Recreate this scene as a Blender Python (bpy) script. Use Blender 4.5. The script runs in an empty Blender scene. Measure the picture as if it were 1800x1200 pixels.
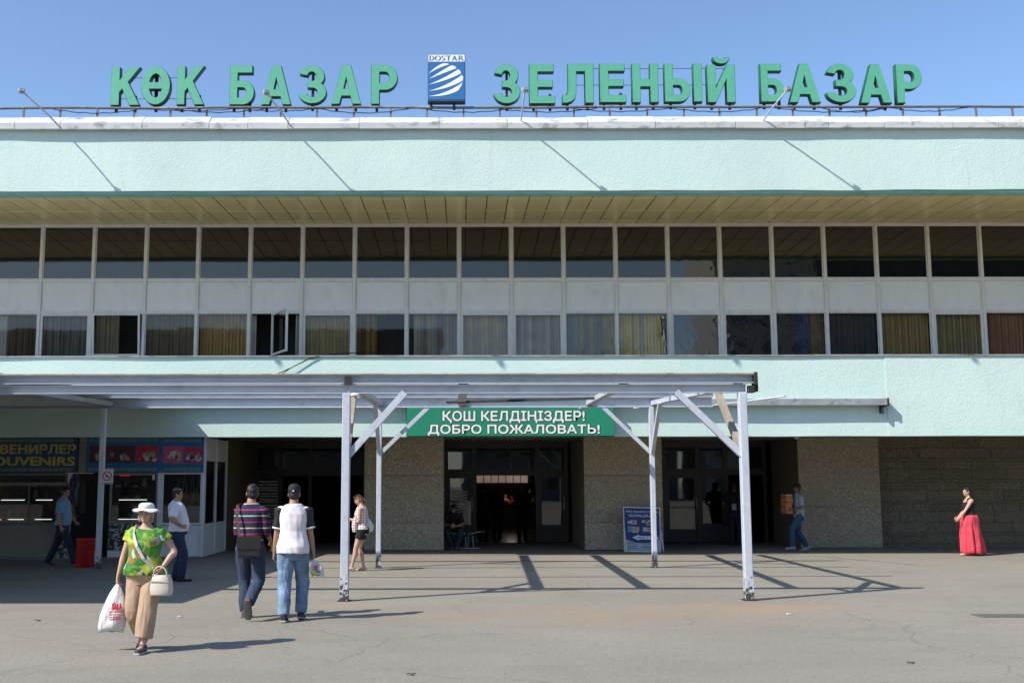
import bpy, bmesh, math, random
from mathutils import Vector, Matrix, noise
C = bpy.context; S = C.scene; COL = S.collection
R = math.radians
rnd = random.Random(7)

# ---------------------------------------------------------------- camera
PITCH, ROLL, F, CX, CH = 7.3, -0.1, 1938.0, 812.0, 1.75
cd = bpy.data.cameras.new('camera'); cam = bpy.data.objects.new('camera', cd); COL.objects.link(cam)
cd.sensor_width = 36; cd.lens = F/1800*36; cd.shift_x = (900-CX)/1800; cd.clip_end = 3000; cd.clip_start = .1
MC = Matrix.Rotation(R(90+PITCH), 3, 'X') @ Matrix.Rotation(R(ROLL), 3, 'Z')
cam.matrix_world = Matrix.Translation((0, 0, CH)) @ MC.to_4x4()
S.camera = cam
# ---------------------------------------------------------------- world, sun, exposure
SD = Vector((.93, .56, -1.0)).normalized()
w = bpy.data.worlds.new('World'); S.world = w; w.use_nodes = True
nt = w.node_tree; nt.nodes.clear()
sky = nt.nodes.new('ShaderNodeTexSky'); sky.sky_type = 'NISHITA'; sky.sun_disc = False
sky.sun_elevation = math.asin(-SD.z); sky.sun_rotation = math.atan2(-SD.x, -SD.y) % (2*math.pi)
sky.altitude = 800; sky.air_density = 1.0; sky.dust_density = .8; sky.ozone_density = 3.9
bg = nt.nodes.new('ShaderNodeBackground'); bg.inputs[1].default_value = .130
wo = nt.nodes.new('ShaderNodeOutputWorld')
nt.links.new(sky.outputs[0], bg.inputs[0]); nt.links.new(bg.outputs[0], wo.inputs[0])
sl = bpy.data.lights.new('sun', 'SUN'); sl.energy = 3.8; sl.angle = R(.55); sl.color = (1, .955, .88)
so = bpy.data.objects.new('sun', sl); COL.objects.link(so); so.rotation_euler = SD.to_track_quat('-Z', 'Y').to_euler(); so.location = (0, 0, 60)
S.view_settings.view_transform = 'Standard'; S.view_settings.look = 'None'; S.view_settings.exposure = 0.72; S.view_settings.gamma = 1
S.view_settings.use_curve_mapping = False
S.render.engine = 'CYCLES'
S.cycles.max_bounces = 7; S.cycles.transparent_max_bounces = 12; S.cycles.use_denoising = True
S.cycles.sample_clamp_indirect = 8; S.cycles.caustics_reflective = False; S.cycles.caustics_refractive = False

# ---------------------------------------------------------------- helpers
def P(px, py, Y):                       # the point of the plane y = Y seen through a pixel of the 1800 px photograph
    d = MC @ Vector(((px-CX)/F, (600-py)/F, -1)); t = Y/d.y
    return Vector((d.x*t, Y, CH+d.z*t))
def G(px, py, z=0):                     # the point of the ground seen through a pixel
    d = MC @ Vector(((px-CX)/F, (600-py)/F, -1)); t = (z-CH)/d.z
    return Vector((d.x*t, d.y*t, z))
def zc(py, Y): return P(812, py, Y).z
def xc(px, py, Y): return P(px, py, Y).x

def empty(name, label=None, cat=None, loc=(0, 0, 0), rz=0, group=None, parent=None):
    o = bpy.data.objects.new(name, None); COL.objects.link(o); o.location = loc; o.rotation_euler = (0, 0, rz); o.empty_display_size = .2
    return tag(o, label, cat, group, None, parent)
def tag(o, label=None, cat=None, group=None, kind=None, parent=None):
    if label: o['label'] = label
    if cat: o['category'] = cat
    if group: o['group'] = group
    if kind: o['kind'] = kind
    if parent: o.parent = parent
    return o
def link(name, me, m=None, parent=None, **k):
    o = bpy.data.objects.new(name, me); COL.objects.link(o)
    if m is not None and not me.materials:
        for q in (m if isinstance(m, (list, tuple)) else [m]): me.materials.append(q)
    return tag(o, parent=parent, **k)
class MB:
    def __init__(s): s.bm = bmesh.new(); s.mi = 0
    def _f(s, vs, smooth=False):
        try: f = s.bm.faces.new(vs)
        except ValueError: return None
        f.material_index = s.mi; f.smooth = smooth; return f
    def box(s, x0, x1, y0, y1, z0, z1, bev=0, M=None):
        b = s.bm if not bev else bmesh.new()
        v = [b.verts.new((x, y, z)) for x in (x0, x1) for y in (y0, y1) for z in (z0, z1)]
        for q in ((0, 1, 3, 2), (4, 6, 7, 5), (0, 4, 5, 1), (2, 3, 7, 6), (0, 2, 6, 4), (1, 5, 7, 3)):
            f = b.faces.new([v[i] for i in q]); f.material_index = s.mi
        if bev:
            bmesh.ops.bevel(b, geom=b.edges[:], offset=bev, segments=1, affect='EDGES')
            for f in b.faces: f.material_index = s.mi
            t = bpy.data.meshes.new('t'); b.to_mesh(t); b.free()
            if M is not None: t.transform(M)
            s.bm.from_mesh(t); bpy.data.meshes.remove(t)
        elif M is not None:
            for q in v: q.co = M @ q.co
        return s
    def bar(s, a, b, w, h, up=(0, 0, 1), ext=0):      # box section between two points
        a, b = Vector(a), Vector(b); t = (b-a).normalized(); a = a-t*ext; b = b+t*ext
        u = t.cross(Vector(up)).normalized(); v = u.cross(t).normalized()
        r = [[s.bm.verts.new(p+u*i*w/2+v*j*h/2) for i, j in ((-1, -1), (1, -1), (1, 1), (-1, 1))] for p in (a, b)]
        for i in range(4): s._f([r[0][i], r[0][(i+1) % 4], r[1][(i+1) % 4], r[1][i]])
        s._f(r[0][::-1]); s._f(r[1]); return s
    def tube(s, pts, r, n=8, cap=True, sm=True):
        pts = [Vector(p) for p in pts]; rings = []; u = None
        for i, p in enumerate(pts):
            t = (pts[min(i+1, len(pts)-1)]-pts[max(i-1, 0)]).normalized()
            if u is None: u = t.orthogonal().normalized()
            u = (u-t*u.dot(t)).normalized(); v = t.cross(u)
            q = r[i] if isinstance(r, (list, tuple)) else r
            rings.append([s.bm.verts.new(p+(u*math.cos(a*2*math.pi/n)+v*math.sin(a*2*math.pi/n))*q) for a in range(n)])
        for A, B in zip(rings, rings[1:]):
            for i in range(n): s._f([A[i], A[(i+1) % n], B[(i+1) % n], B[i]], sm)
        if cap: s._f(rings[0][::-1]); s._f(rings[-1])
        return s
    def lathe(s, prof, n=16, c=(0, 0, 0), sm=True):
        rings = [[s.bm.verts.new((c[0]+r*math.cos(a*2*math.pi/n), c[1]+r*math.sin(a*2*math.pi/n), c[2]+z)) for a in range(n)] for r, z in prof]
        for A, B in zip(rings, rings[1:]):
            for i in range(n): s._f([A[i], A[(i+1) % n], B[(i+1) % n], B[i]], sm)
        s._f(rings[0][::-1]); s._f(rings[-1]); return s
    def quad(s, *p):
        s._f([s.bm.verts.new(q) for q in p]); return s
    def ball(s, c, r, M=None, sub=2):
        k = bmesh.ops.create_icosphere(s.bm, subdivisions=sub, radius=1)
        for v in k['verts']:
            q = Vector((v.co.x*r[0], v.co.y*r[1], v.co.z*r[2])); v.co = (M @ q if M is not None else q)+Vector(c)
        for v in k['verts']:
            for f in v.link_faces: f.smooth = True; f.material_index = s.mi
        return s
    def loft(s, rings, sm=True):
        V = [[s.bm.verts.new(p) for p in r] for r in rings]; n = len(V[0])
        for A, B in zip(V, V[1:]):
            for i in range(n): s._f([A[i], A[(i+1) % n], B[(i+1) % n], B[i]], sm)
        s._f(V[0][::-1], sm); s._f(V[-1], sm); return s
    def mesh(s, name='mesh'):
        bmesh.ops.recalc_face_normals(s.bm, faces=s.bm.faces[:])
        me = bpy.data.meshes.new(name); s.bm.to_mesh(me); s.bm.free(); return me
    def build(s, name, m=None, parent=None, **k): return link(name, s.mesh(name), m, parent, **k)
def bx(name, x0, x1, y0, y1, z0, z1, m, parent=None, bev=0, **k): return MB().box(x0, x1, y0, y1, z0, z1, bev).build(name, m, parent, **k)

TS = bpy.data.scenes.new('workbench'); TL = TS.view_layers[0]
def evalmesh(o):                        # evaluated mesh of a temporary object, in a small scene of its own so that it stays quick
    TS.collection.objects.link(o); TL.update(); me = bpy.data.meshes.new_from_object(o.evaluated_get(TL.depsgraph)); bpy.data.objects.remove(o); return me
def flat(polys, depth=.0, off=0):              # polygons with holes in the xz plane -> mesh, extruded by depth towards -y
    c = bpy.data.curves.new('c', 'CURVE'); c.dimensions = '2D'; c.fill_mode = 'BOTH'; c.extrude = depth/2; c.offset = off
    for pl in polys:
        sp = c.splines.new('POLY'); sp.points.add(len(pl)-1); sp.use_cyclic_u = True
        for i, (x, y) in enumerate(pl): sp.points[i].co = (x, y, 0, 1)
    me = evalmesh(bpy.data.objects.new('c', c)); bpy.data.curves.remove(c)
    me.materials.clear()
    return me
XZ = Matrix(((1, 0, 0, 0), (0, 0, -1, 0), (0, 1, 0, 0), (0, 0, 0, 1)))
def textmesh(s, bold=0, ext=0, shear=0):
    c = bpy.data.curves.new('t', 'FONT'); c.body = s; c.offset = bold; c.extrude = ext; c.shear = shear; c.resolution_u = 3
    me = evalmesh(bpy.data.objects.new('t', c)); bpy.data.curves.remove(c); me.materials.clear()
    return me
def fitmesh(me, x0, x1, z0, z1, Y, M=None, flip=False):   # stretch a mesh in the xy plane to a rectangle standing at y = Y facing -y
    xs = [v.co.x for v in me.vertices]; ys = [v.co.y for v in me.vertices]
    a, b, c, d = min(xs), max(xs), min(ys), max(ys)
    for v in me.vertices:
        x = x0+(v.co.x-a)/(b-a)*(x1-x0); z = z0+(v.co.y-c)/(d-c)*(z1-z0)
        q = Vector((x, Y-v.co.z, z)); v.co = M @ q if M is not None else q
    return me
def boldtext(s, x0, x1, z0, z1, Y, m, parent, d, name='lettering'):      # heavier letters: the glyph drawn again a little to each side
    ms = [fitmesh(textmesh(s), x0+d, x1-d, z0+d, z1-d, Y) for i in range(9)]; b = bmesh.new()
    for i, me in enumerate(ms):
        a = i*math.pi/4; o = Vector((0, 0, 0)) if i == 8 else Vector((d*math.cos(a), -.0003*(i+1), d*math.sin(a)))
        me.transform(Matrix.Translation(o)); b.from_mesh(me); bpy.data.meshes.remove(me)
    me = bpy.data.meshes.new(name); b.to_mesh(me); b.free(); return link(name, me, m, parent)
def text(s, x0, x1, z0, z1, Y, m, parent=None, bold=0.0, ext=0, name='lettering', M=None, **k):
    return link(name, fitmesh(textmesh(s, bold, ext), x0, x1, z0, z1, Y, M), m, parent, **k)

# ---------------------------------------------------------------- materials
def newmat(name):
    m = bpy.data.materials.new(name); m.use_nodes = True; n = m.node_tree; n.nodes.clear()
    out = n.nodes.new('ShaderNodeOutputMaterial'); b = n.nodes.new('ShaderNodeBsdfPrincipled'); n.links.new(b.outputs[0], out.inputs[0])
    return m, n, b
def N(n, t, ins={}, **k):
    x = n.nodes.new(t)
    for a, v in k.items(): setattr(x, a, v)
    for a, v in ins.items():
        if isinstance(v, bpy.types.NodeSocket): n.links.new(v, x.inputs[a])
        else: x.inputs[a].default_value = v
    return x
def mix(n, fac, a, b, mode='MIX'):
    x = n.nodes.new('ShaderNodeMix'); x.data_type = 'RGBA'; x.blend_type = mode
    for i, v in ((0, fac), (6, a), (7, b)):
        if isinstance(v, bpy.types.NodeSocket): n.links.new(v, x.inputs[i])
        else: x.inputs[i].default_value = v if i == 0 else (tuple(v)+(1,))[:4]
    return x.outputs[2]
def rng(n, v, a, b, c=0, d=1): return N(n, 'ShaderNodeMapRange', {0: v, 1: a, 2: b, 3: c, 4: d}).outputs[0]
def math_(n, op, a, b=0.0): return N(n, 'ShaderNodeMath', {0: a, 1: b}, operation=op).outputs[0]
def coords(n, scale=(1, 1, 1), kind='Object'):
    t = n.nodes.new('ShaderNodeTexCoord'); return N(n, 'ShaderNodeMapping', {0: t.outputs[kind], 3: scale}).outputs[0]
def nz(n, v, s, det=4, rough=.55, dist=0): return N(n, 'ShaderNodeTexNoise', {'Vector': v, 'Scale': s, 'Detail': det, 'Roughness': rough, 'Distortion': dist}).outputs[0]
def plain(name, col, rough=.7, var=.12, vs=3, bump=0, bs=40, metal=0, ior=1.45, dirt=None, dirtamt=.0, ds=2.0, stretch=(1, 1, 1), rand=0, emit=0, sheen=0, bump2=0, foot=None):
    m, n, b = newmat(name); v = coords(n, stretch)
    col = tuple(col); f = nz(n, v, vs, 5)
    lo = tuple(c*(1-var) for c in col); hi = tuple(min(1, c*(1+var)) for c in col)
    c = mix(n, rng(n, f, .3, .7), lo, hi)
    if dirt is not None:
        g = nz(n, v, ds, 8, .7, .4); c = mix(n, math_(n, 'MULTIPLY', rng(n, g, .52, .68), dirtamt), c, dirt)
    if foot:                            # chipped paint, thickest at the foot
        zz = N(n, 'ShaderNodeSeparateXYZ', {0: coords(n)}).outputs[2]; g2 = nz(n, coords(n), 16, 6, .7)
        c = mix(n, rng(n, math_(n, 'ADD', g2, rng(n, zz, 0, .5, .16, -.16)), .54, .58), c, foot)
    if rand:
        oi = n.nodes.new('ShaderNodeObjectInfo'); h = N(n, 'ShaderNodeHueSaturation', {2: rng(n, oi.outputs['Random'], 0, 1, 1-rand, 1+rand), 4: c}); c = h.outputs[0]
    n.links.new(c, b.inputs['Base Color']); b.inputs['Roughness'].default_value = rough; b.inputs['Metallic'].default_value = metal; b.inputs['IOR'].default_value = ior
    if bump:
        h = nz(n, v, bs, 6, .6)
        if bump2: h = math_(n, 'ADD', h, math_(n, 'MULTIPLY', nz(n, v, bs*.22, 4), bump2))
        bp = N(n, 'ShaderNodeBump', {'Strength': bump, 'Distance': .02, 'Height': h}); n.links.new(bp.outputs[0], b.inputs['Normal'])
    if emit: b.inputs['Emission Color'].default_value = (1, 1, 1, 1); n.links.new(c, b.inputs['Emission Color']); b.inputs['Emission Strength'].default_value = emit
    return m

def m_stucco(name, col):
    m, n, b = newmat(name); v = coords(n)
    big = nz(n, v, .35, 5, .6); med = nz(n, v, 3.0, 6, .65); st = nz(n, coords(n, (2.2, 1, .28)), 1.6, 6, .7, .3)
    c = mix(n, rng(n, big, .3, .7), [q*.93 for q in col], [min(1, q*1.06) for q in col])
    c = mix(n, math_(n, 'MULTIPLY', rng(n, med, .45, .75), .35), c, [min(.85, col[0]*1.08), col[1]*1.02, col[2]*1.03])
    c = mix(n, math_(n, 'MULTIPLY', rng(n, st, .56, .74), .28), c, (.42, .50, .48))
    pt = N(n, 'ShaderNodeSeparateColor', {0: N(n, 'ShaderNodeTexVoronoi', {'Vector': coords(n, (.45, 1, 1.1)), 'Scale': 1.0}, distance='CHEBYCHEV').outputs[1]}).outputs[0]
    c = mix(n, math_(n, 'MULTIPLY', rng(n, pt, .45, .95), .5), c, [col[0]*.9, col[1]*.985, col[2]*1.0])
    top = nz(n, coords(n, (3.2, 1, .10)), 2.2, 7, .75, .2); c = mix(n, math_(n, 'MULTIPLY', rng(n, top, .60, .72), .30), c, (.40, .44, .40))
    n.links.new(c, b.inputs['Base Color']); b.inputs['Roughness'].default_value = .9
    h1 = N(n, 'ShaderNodeTexVoronoi', {'Vector': N(n, 'ShaderNodeVectorMath', {0: v, 1: N(n, 'ShaderNodeVectorMath', {0: N(n, 'ShaderNodeTexNoise', {'Vector': v, 'Scale': 14.0, 'Detail': 3}).outputs[1], 1: (.06, .06, .06)}, operation='MULTIPLY').outputs[0]}, operation='ADD').outputs[0], 'Scale': 17.0}).outputs[0]
    h2 = nz(n, v, 30, 7, .75); h3 = nz(n, v, 5, 3)
    h = math_(n, 'ADD', math_(n, 'MULTIPLY', h1, .45), math_(n, 'ADD', math_(n, 'MULTIPLY', h2, 1.5), math_(n, 'MULTIPLY', h3, .6)))
    n.links.new(N(n, 'ShaderNodeBump', {'Strength': .42, 'Distance': .016, 'Height': h}).outputs[0], b.inputs['Normal'])
    return m
def m_granite(name, base=(.48, .43, .33), rand=.12, blotch=.0):
    m, n, b = newmat(name); v = coords(n)
    vo = N(n, 'ShaderNodeTexVoronoi', {'Vector': v, 'Scale': 42.0}); f = N(n, 'ShaderNodeSeparateColor', {0: vo.outputs[1]}).outputs[0]
    c = mix(n, rng(n, f, .1, .95), [q*.35 for q in base], [min(1, q*1.75) for q in base])
    c = mix(n, rng(n, vo.outputs[0], .25, .6), c, [q*.55 for q in base])
    c = mix(n, rng(n, nz(n, v, .8, 5), .3, .7, 0, .45), c, [base[0]*.75, base[1]*.7, base[2]*.6])
    oi = n.nodes.new('ShaderNodeObjectInfo'); c = N(n, 'ShaderNodeHueSaturation', {2: rng(n, oi.outputs['Random'], 0, 1, 1-rand, 1+rand), 4: c}).outputs[0]
    n.links.new(c, b.inputs['Base Color']); b.inputs['Roughness'].default_value = .75
    n.links.new(N(n, 'ShaderNodeBump', {'Strength': .5, 'Distance': .01, 'Height': vo.outputs[0]}).outputs[0], b.inputs['Normal'])
    return m
def m_asphalt():
    m, n, b = newmat('asphalt'); v = coords(n)
    base = mix(n, rng(n, nz(n, v, .22, 6, .6), .38, .62), (.205, .184, .147), (.258, .235, .19))
    base = mix(n, rng(n, nz(n, coords(n, (.5, 1.6, 1)), .9, 7, .65, .6), .48, .70, 0, .6), base, (.17, .15, .115))
    vo = N(n, 'ShaderNodeTexVoronoi', {'Vector': v, 'Scale': 75.0}); sp = N(n, 'ShaderNodeSeparateColor', {0: vo.outputs[1]}).outputs[0]
    base = mix(n, rng(n, sp, .0, 1, 0, .62), base, (.34, .31, .25))
    base = mix(n, rng(n, sp, .75, .76, 0, .45), base, (.09, .08, .07))
    base = mix(n, rng(n, N(n, 'ShaderNodeTexVoronoi', {'Vector': v, 'Scale': 2.3}).outputs[0], .035, .02, 0, .35), base, (.5, .48, .44))
    # rust and clay stains: soft patches of their own
    for (x, y, rx, ry, am) in ((4.3, 16.0, 1.6, .7, .5), (2.2, 15.2, 3.5, 1.5, .28), (8.6, 13.9, 2.2, .7, .22), (-6, 12.6, 2.0, .8, .2), (-1.7, 16.3, .8, .5, .3)):
        s = N(n, 'ShaderNodeVectorMath', {0: v, 1: (-x, -y, 0)}, operation='ADD').outputs[0]
        s = N(n, 'ShaderNodeVectorMath', {0: s, 1: (1/rx, 1/ry, 0)}, operation='MULTIPLY').outputs[0]
        l = N(n, 'ShaderNodeVectorMath', {0: s}, operation='LENGTH').outputs[1]
        l = math_(n, 'ADD', l, rng(n, nz(n, v, 1.6, 6, .65), .3, .7, -.4, .4))
        base = mix(n, rng(n, l, 1.1, .1, 0, am), base, (.36, .225, .125))
    # cracks
    wv = N(n, 'ShaderNodeVectorMath', {0: v, 1: N(n, 'ShaderNodeVectorMath', {0: N(n, 'ShaderNodeTexNoise', {'Vector': v, 'Scale': 1.3, 'Detail': 7}).outputs[1], 1: (.9, .9, 0)}, operation='MULTIPLY').outputs[0]}, operation='ADD').outputs[0]
    ed = N(n, 'ShaderNodeTexVoronoi', {'Vector': wv, 'Scale': .36}, feature='DISTANCE_TO_EDGE').outputs[0]
    msk = rng(n, nz(n, v, .3, 3), .44, .56)
    cr = math_(n, 'MULTIPLY', rng(n, ed, .008, .0015), msk)
    base = mix(n, math_(n, 'MULTIPLY', cr, .26), base, (.07, .065, .06))
    n.links.new(base, b.inputs['Base Color']); b.inputs['Roughness'].default_value = .88
    h = math_(n, 'ADD', math_(n, 'MULTIPLY', nz(n, v, 60, 5, .7), .6), math_(n, 'SUBTRACT', math_(n, 'MULTIPLY', nz(n, v, 1.2, 4), 1.3), math_(n, 'MULTIPLY', cr, .5)))
    n.links.new(N(n, 'ShaderNodeBump', {'Strength': .45, 'Distance': .02, 'Height': h}).outputs[0], b.inputs['Normal'])
    return m
def m_glass(name, tint=(.55, .56, .52), fac=.12, gt=(1, 1, 1), wav=0.0, ws=3.0, rough=.02, opaque=None):
    m, n, b = newmat(name); out = n.nodes['Material Output']; n.nodes.remove(b)
    g = N(n, 'ShaderNodeBsdfGlossy', {0: gt+(1,), 1: rough})
    t = N(n, 'ShaderNodeBsdfTransparent', {0: tint+(1,)}) if opaque is None else N(n, 'ShaderNodeBsdfDiffuse', {0: opaque+(1,)})
    fr = N(n, 'ShaderNodeFresnel', {0: 1.5}).outputs[0]
    f = math_(n, 'ADD', math_(n, 'MULTIPLY', fr, .9), fac-.035)
    if opaque is not None:      # opaque panes: even dark colour in place of the dark interior
        pass
    mx = N(n, 'ShaderNodeMixShader', {0: f, 1: t.outputs[0], 2: g.outputs[0]}); n.links.new(mx.outputs[0], out.inputs[0])
    if wav:
        oi = n.nodes.new('ShaderNodeObjectInfo'); tc = n.nodes.new('ShaderNodeTexCoord')
        v = N(n, 'ShaderNodeVectorMath', {0: tc.outputs['Object'], 1: oi.outputs['Random']}, operation='ADD').outputs[0]
        n.links.new(N(n, 'ShaderNodeBump', {'Strength': wav, 'Distance': .02, 'Height': nz(n, v, ws, 2, .4, 1.2)}).outputs[0], g.inputs['Normal'])
    return m

MINT = m_stucco('mint_stucco', (.565, .70, .63))
MINT2 = m_stucco('lower_mint_stucco', (.55, .70, .635))
MINTP = plain('mint_paint', (.26, .52, .46), .8, .15, 2, .2, 30)
WHITE = plain('painted_metal_white', (.60, .59, .555), .5, .07, 4, dirt=(.2, .17, .14), dirtamt=.55, ds=3.5)
ALU = plain('window_frame_paint', (.82, .80, .73), .45, .04, 5, dirt=(.3, .27, .24), dirtamt=.28, ds=9, stretch=(1, 1, .4))
PANEL = plain('spandrel_panel_paint', (.88, .87, .83), .55, .03, 1.2, .06, 20, dirt=(.5, .45, .38), dirtamt=.22, ds=2.6, stretch=(1, 1, .5), rand=.03)
CORN = plain('cornice_sheet_metal', (.62, .62, .61), .5, .05, 2, .1, 10, dirt=(.12, .11, .10), dirtamt=.75, ds=2.6, stretch=(1, 1, 1.6), rand=.05)
SOFF = plain('soffit_plastic', (.90, .77, .38), .25, .05, 1.5, rand=.035, ior=1.45, dirt=(.3, .25, .14), dirtamt=.25, ds=1.4)
JOINT = plain('dark_joint', (.03, .027, .02), .9)
STEEL = plain('grey_paint_steel', (.47, .505, .55), .55, .06, 3, .15, 25, dirt=(.16, .12, .09), dirtamt=.3, ds=7, stretch=(.6, 1, 1))
POSTM = plain('pale_grey_post_paint', (.48, .515, .57), .55, .05, 6, .2, 18, dirt=(.2, .18, .16), dirtamt=.3, ds=14, stretch=(1, 1, .45), foot=(.06, .055, .05))
RUSTY = plain('weathered_tan_steel', (.30, .26, .21), .8, .2, 6, .2, 30)
DARKST = plain('blackened_steel', (.03, .028, .026), .8, .3, 9, .5, 30)
RAILM = plain('railing_steel', (.16, .145, .13), .7, .2, 6, dirt=(.42, .42, .42), dirtamt=.8, ds=1.2)
DARK = plain('dark_anodised_frame', (.045, .045, .043), .4, .1)
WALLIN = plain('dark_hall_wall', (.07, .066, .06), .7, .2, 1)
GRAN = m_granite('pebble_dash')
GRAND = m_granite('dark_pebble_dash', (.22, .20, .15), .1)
STONE = m_granite('stone_block', (.225, .20, .135), .13)
STONEL = plain('pale_stone_course', (.16, .15, .12), .8, .2, 6)
SIGNG = plain('letter_green', (.105, .40, .25), .5, .04, 2, dirt=(.04, .2, .13), dirtamt=.35, ds=14)
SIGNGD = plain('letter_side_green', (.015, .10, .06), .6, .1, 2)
GREENB = plain('banner_green', (.012, .22, .125), .5, .05, 1)
WHITEP = plain('white_print', (.78, .78, .76), .5, .03)
BLACK = plain('black_rubber', (.012, .012, .012), .6, .2)
BLUE = plain('logo_blue', (.025, .14, .36), .5, .06, 2)
PVC = plain('white_pvc', (.66, .68, .70), .4, .04, 2, dirt=(.3, .28, .25), dirtamt=.2)
UPG = m_glass('upper_window_glass', fac=.085, gt=(1, .88, .74), wav=.012, ws=1.2, opaque=(.006, .006, .005))
UPGW = m_glass('old_wavy_window_glass', fac=.10, gt=(1, .9, .78), wav=.07, ws=2.5, opaque=(.006, .006, .005))
LOG = m_glass('lower_window_glass', (.86, .84, .79), .05, gt=(1, .92, .82), wav=.03, ws=1.0)
LOGW = m_glass('lower_wavy_glass', (.55, .55, .52), .09, wav=.10, ws=3.0)
DOORG = m_glass('door_glass', (.62, .66, .64), .075, wav=.03, ws=1.2)
SHOPG = m_glass('shop_glass', (.8, .82, .8), .04)
# ================================================================ ground
me = bpy.data.meshes.new('ground'); me.from_pydata([(-300, -300, 0), (300, -300, 0), (300, 300, 0), (-300, 300, 0)], [], [(0, 1, 2, 3)])
link('ground', me, m_asphalt(), kind='structure')

YF, YL, YW = 24.2, 26.2, 28.1            # upper fascia, lower fascia, window planes
YG = 29.1; YD = 32.5                      # pillar faces, door plane
X0, X1 = -20.0, 24.0
B = empty('market_building', 'long two-storey market hall with mint green stucco bands above a shaded ground floor', 'building')
def wavybox(name, x0, x1, y0, y1, z0, z1, m, nx=60, amp=.012, parent=B):   # a stucco band whose edges are slightly uneven
    b = MB(); rings = []
    for i in range(nx+1):
        x = x0+(x1-x0)*i/nx; a = noise.noise(Vector((x*.6, y0, z0)))*amp; c = noise.noise(Vector((x*.5, y0, z1+5)))*amp
        rings.append([(x, y0+c, z0+a), (x, y1, z0), (x, y1, z1), (x, y0+c, z1+a*.5)])
    b.loft(rings, False); return b.build(name, m, parent)
zF0, zF1 = zc(335, YF), zc(226, YF)
wavybox('upper_fascia', X0, X1, YF, YF+.35, zF0, zF1, MINT, 90, .02)
zS = zc(397, YW)+.02
# drip edge painted mint, below the fascia
bx('fascia_drip_edge', X0, X1, YF+.06, YF+.34, zF0-.05, zF0-.002, MINTP, B)
# soffit of plastic panels, each its own
sy0, sy1 = YF+.35, YW-.02; z_a, z_b = zF0+.02, zS+.02
pw = .489; sx = xc(782, 340, YF+.35); k0 = int((X0-sx)/pw)-1; k1 = int((X1-sx)/pw)
base = MB().box(.011, pw-.011, 0, sy1-sy0, -.0, .012).mesh('soffit_panel'); base.materials.append(SOFF)
ang = math.atan2(z_b-z_a, sy1-sy0)
for k in range(k0+1, k1):
    o = link('soffit_panel', base, None, B); o.location = (sx+k*pw, sy0, z_a+rnd.uniform(-.004, .004)); o.rotation_euler = (ang, rnd.uniform(-.003, .003), 0)
b = MB()
for yy in (.55, 1.9, 3.1): b.box(X0, X1, sy0+yy, sy0+yy+.012, z_a+yy*math.tan(ang)-.006, z_a+yy*math.tan(ang)+.01)
b.build('soffit_joint', SOFF, B)
bx('soffit_void', X0, X1, sy0, sy1, z_b+.05, z_b+.1, JOINT, B)
# sheet metal cornice, one segment after the other
js = [-330, -200, -80, 30, 110, 253, 370, 438, 508, 632, 772, 891, 1032, 1150, 1290, 1412, 1453, 1550, 1670, 1750, 1850, 1990, 2120]
zq0, zq1 = zc(226, YF-.12), zc(208, YF-.0)
for a, c in zip(js, js[1:]):
    xa, xb = xc(a, 220, YF)+.006, xc(c, 220, YF)-.006; d = rnd.uniform(-.012, .012)
    pr = [(YF-.14, zq0), (YF-.155, zq0+.13+d), (YF+.10, zq1+.06+d), (YF+.5, zq1+.09), (YF+.5, zq1+.03), (YF-.02, zq0+.04), (YF-.06, zq0)]
    MB().loft([[(xa, y, z) for y, z in pr], [(xb, y, z+rnd.uniform(-.01, .01)) for y, z in pr]], False).build('cornice_segment', CORN, B)
bx('roof', X0, X1, YF+.35, 55, zF1-.1, zF1+.05, plain('roof_felt', (.08, .08, .08)), B)

# lower fascia (broad stucco band), sill and window band
zL0, zL1 = zc(767, YL), zc(626, YL)
xm = xc(1558, 700, YL)
wavybox('lower_fascia', X0, xm, YL, YL+.35, zL0, zL1, MINT2, 70, .014)
wavybox('lower_fascia', xm+.002, X1, YL-.015, YL+.35, zL0, zL1, MINT2, 30, .012)
bx('fascia_ledge', X0, X1, YL+.35, YW, zL1-.3, zL1-.02, MINTP, B)
b = MB(); x = X0
while x < X1:
    d = rnd.uniform(1.8, 3.4); b.box(x+.004, min(x+d, X1)-.004, YL-.05, YW-.06, zL1-.008, zL1+rnd.uniform(.018, .03)); x += d
b.build('window_sill', plain('sill_flashing', (.35, .34, .32), .6, .2, 3, dirt=(.08, .07, .06), dirtamt=.7), B)
pit = 1.3525; xr0 = xc(807, 450, YW)
zt, z1, z2, z3, z4, z5 = zc(397, YW), zc(489.5, YW), zc(495, YW), zc(546, YW), zc(551, YW), zc(626, YW)
def mx(k): return xr0+k*pit
KS = range(-13, 15)
bm_ = MB().box(-.038, .038, -.06, .05, z5-.1, zt+.02, .006).mesh('mullion'); bm_.materials.append(ALU)
for k in KS: o = link('mullion', bm_, None, B); o.location = (mx(k), YW, 0)
xa, xb = mx(KS[0])-.04, mx(KS[-1])+.04
for (za, zb_) in ((zt-.01, zt+.06), (z2, z1), (z4, z3)): bx('transom_rail', xa, xb, YW-.045, YW+.04, min(za, zb_), max(za, zb_), ALU, B)
bx('wall', X0, xa, YW-.05, YW+.1, zL1-.2, zS, MINT, B); bx('wall', xb, X1, YW-.05, YW+.1, zL1-.2, zS, MINT, B)
SASH = {-8, -3, 0, 1, 4, 5, 9}
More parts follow.
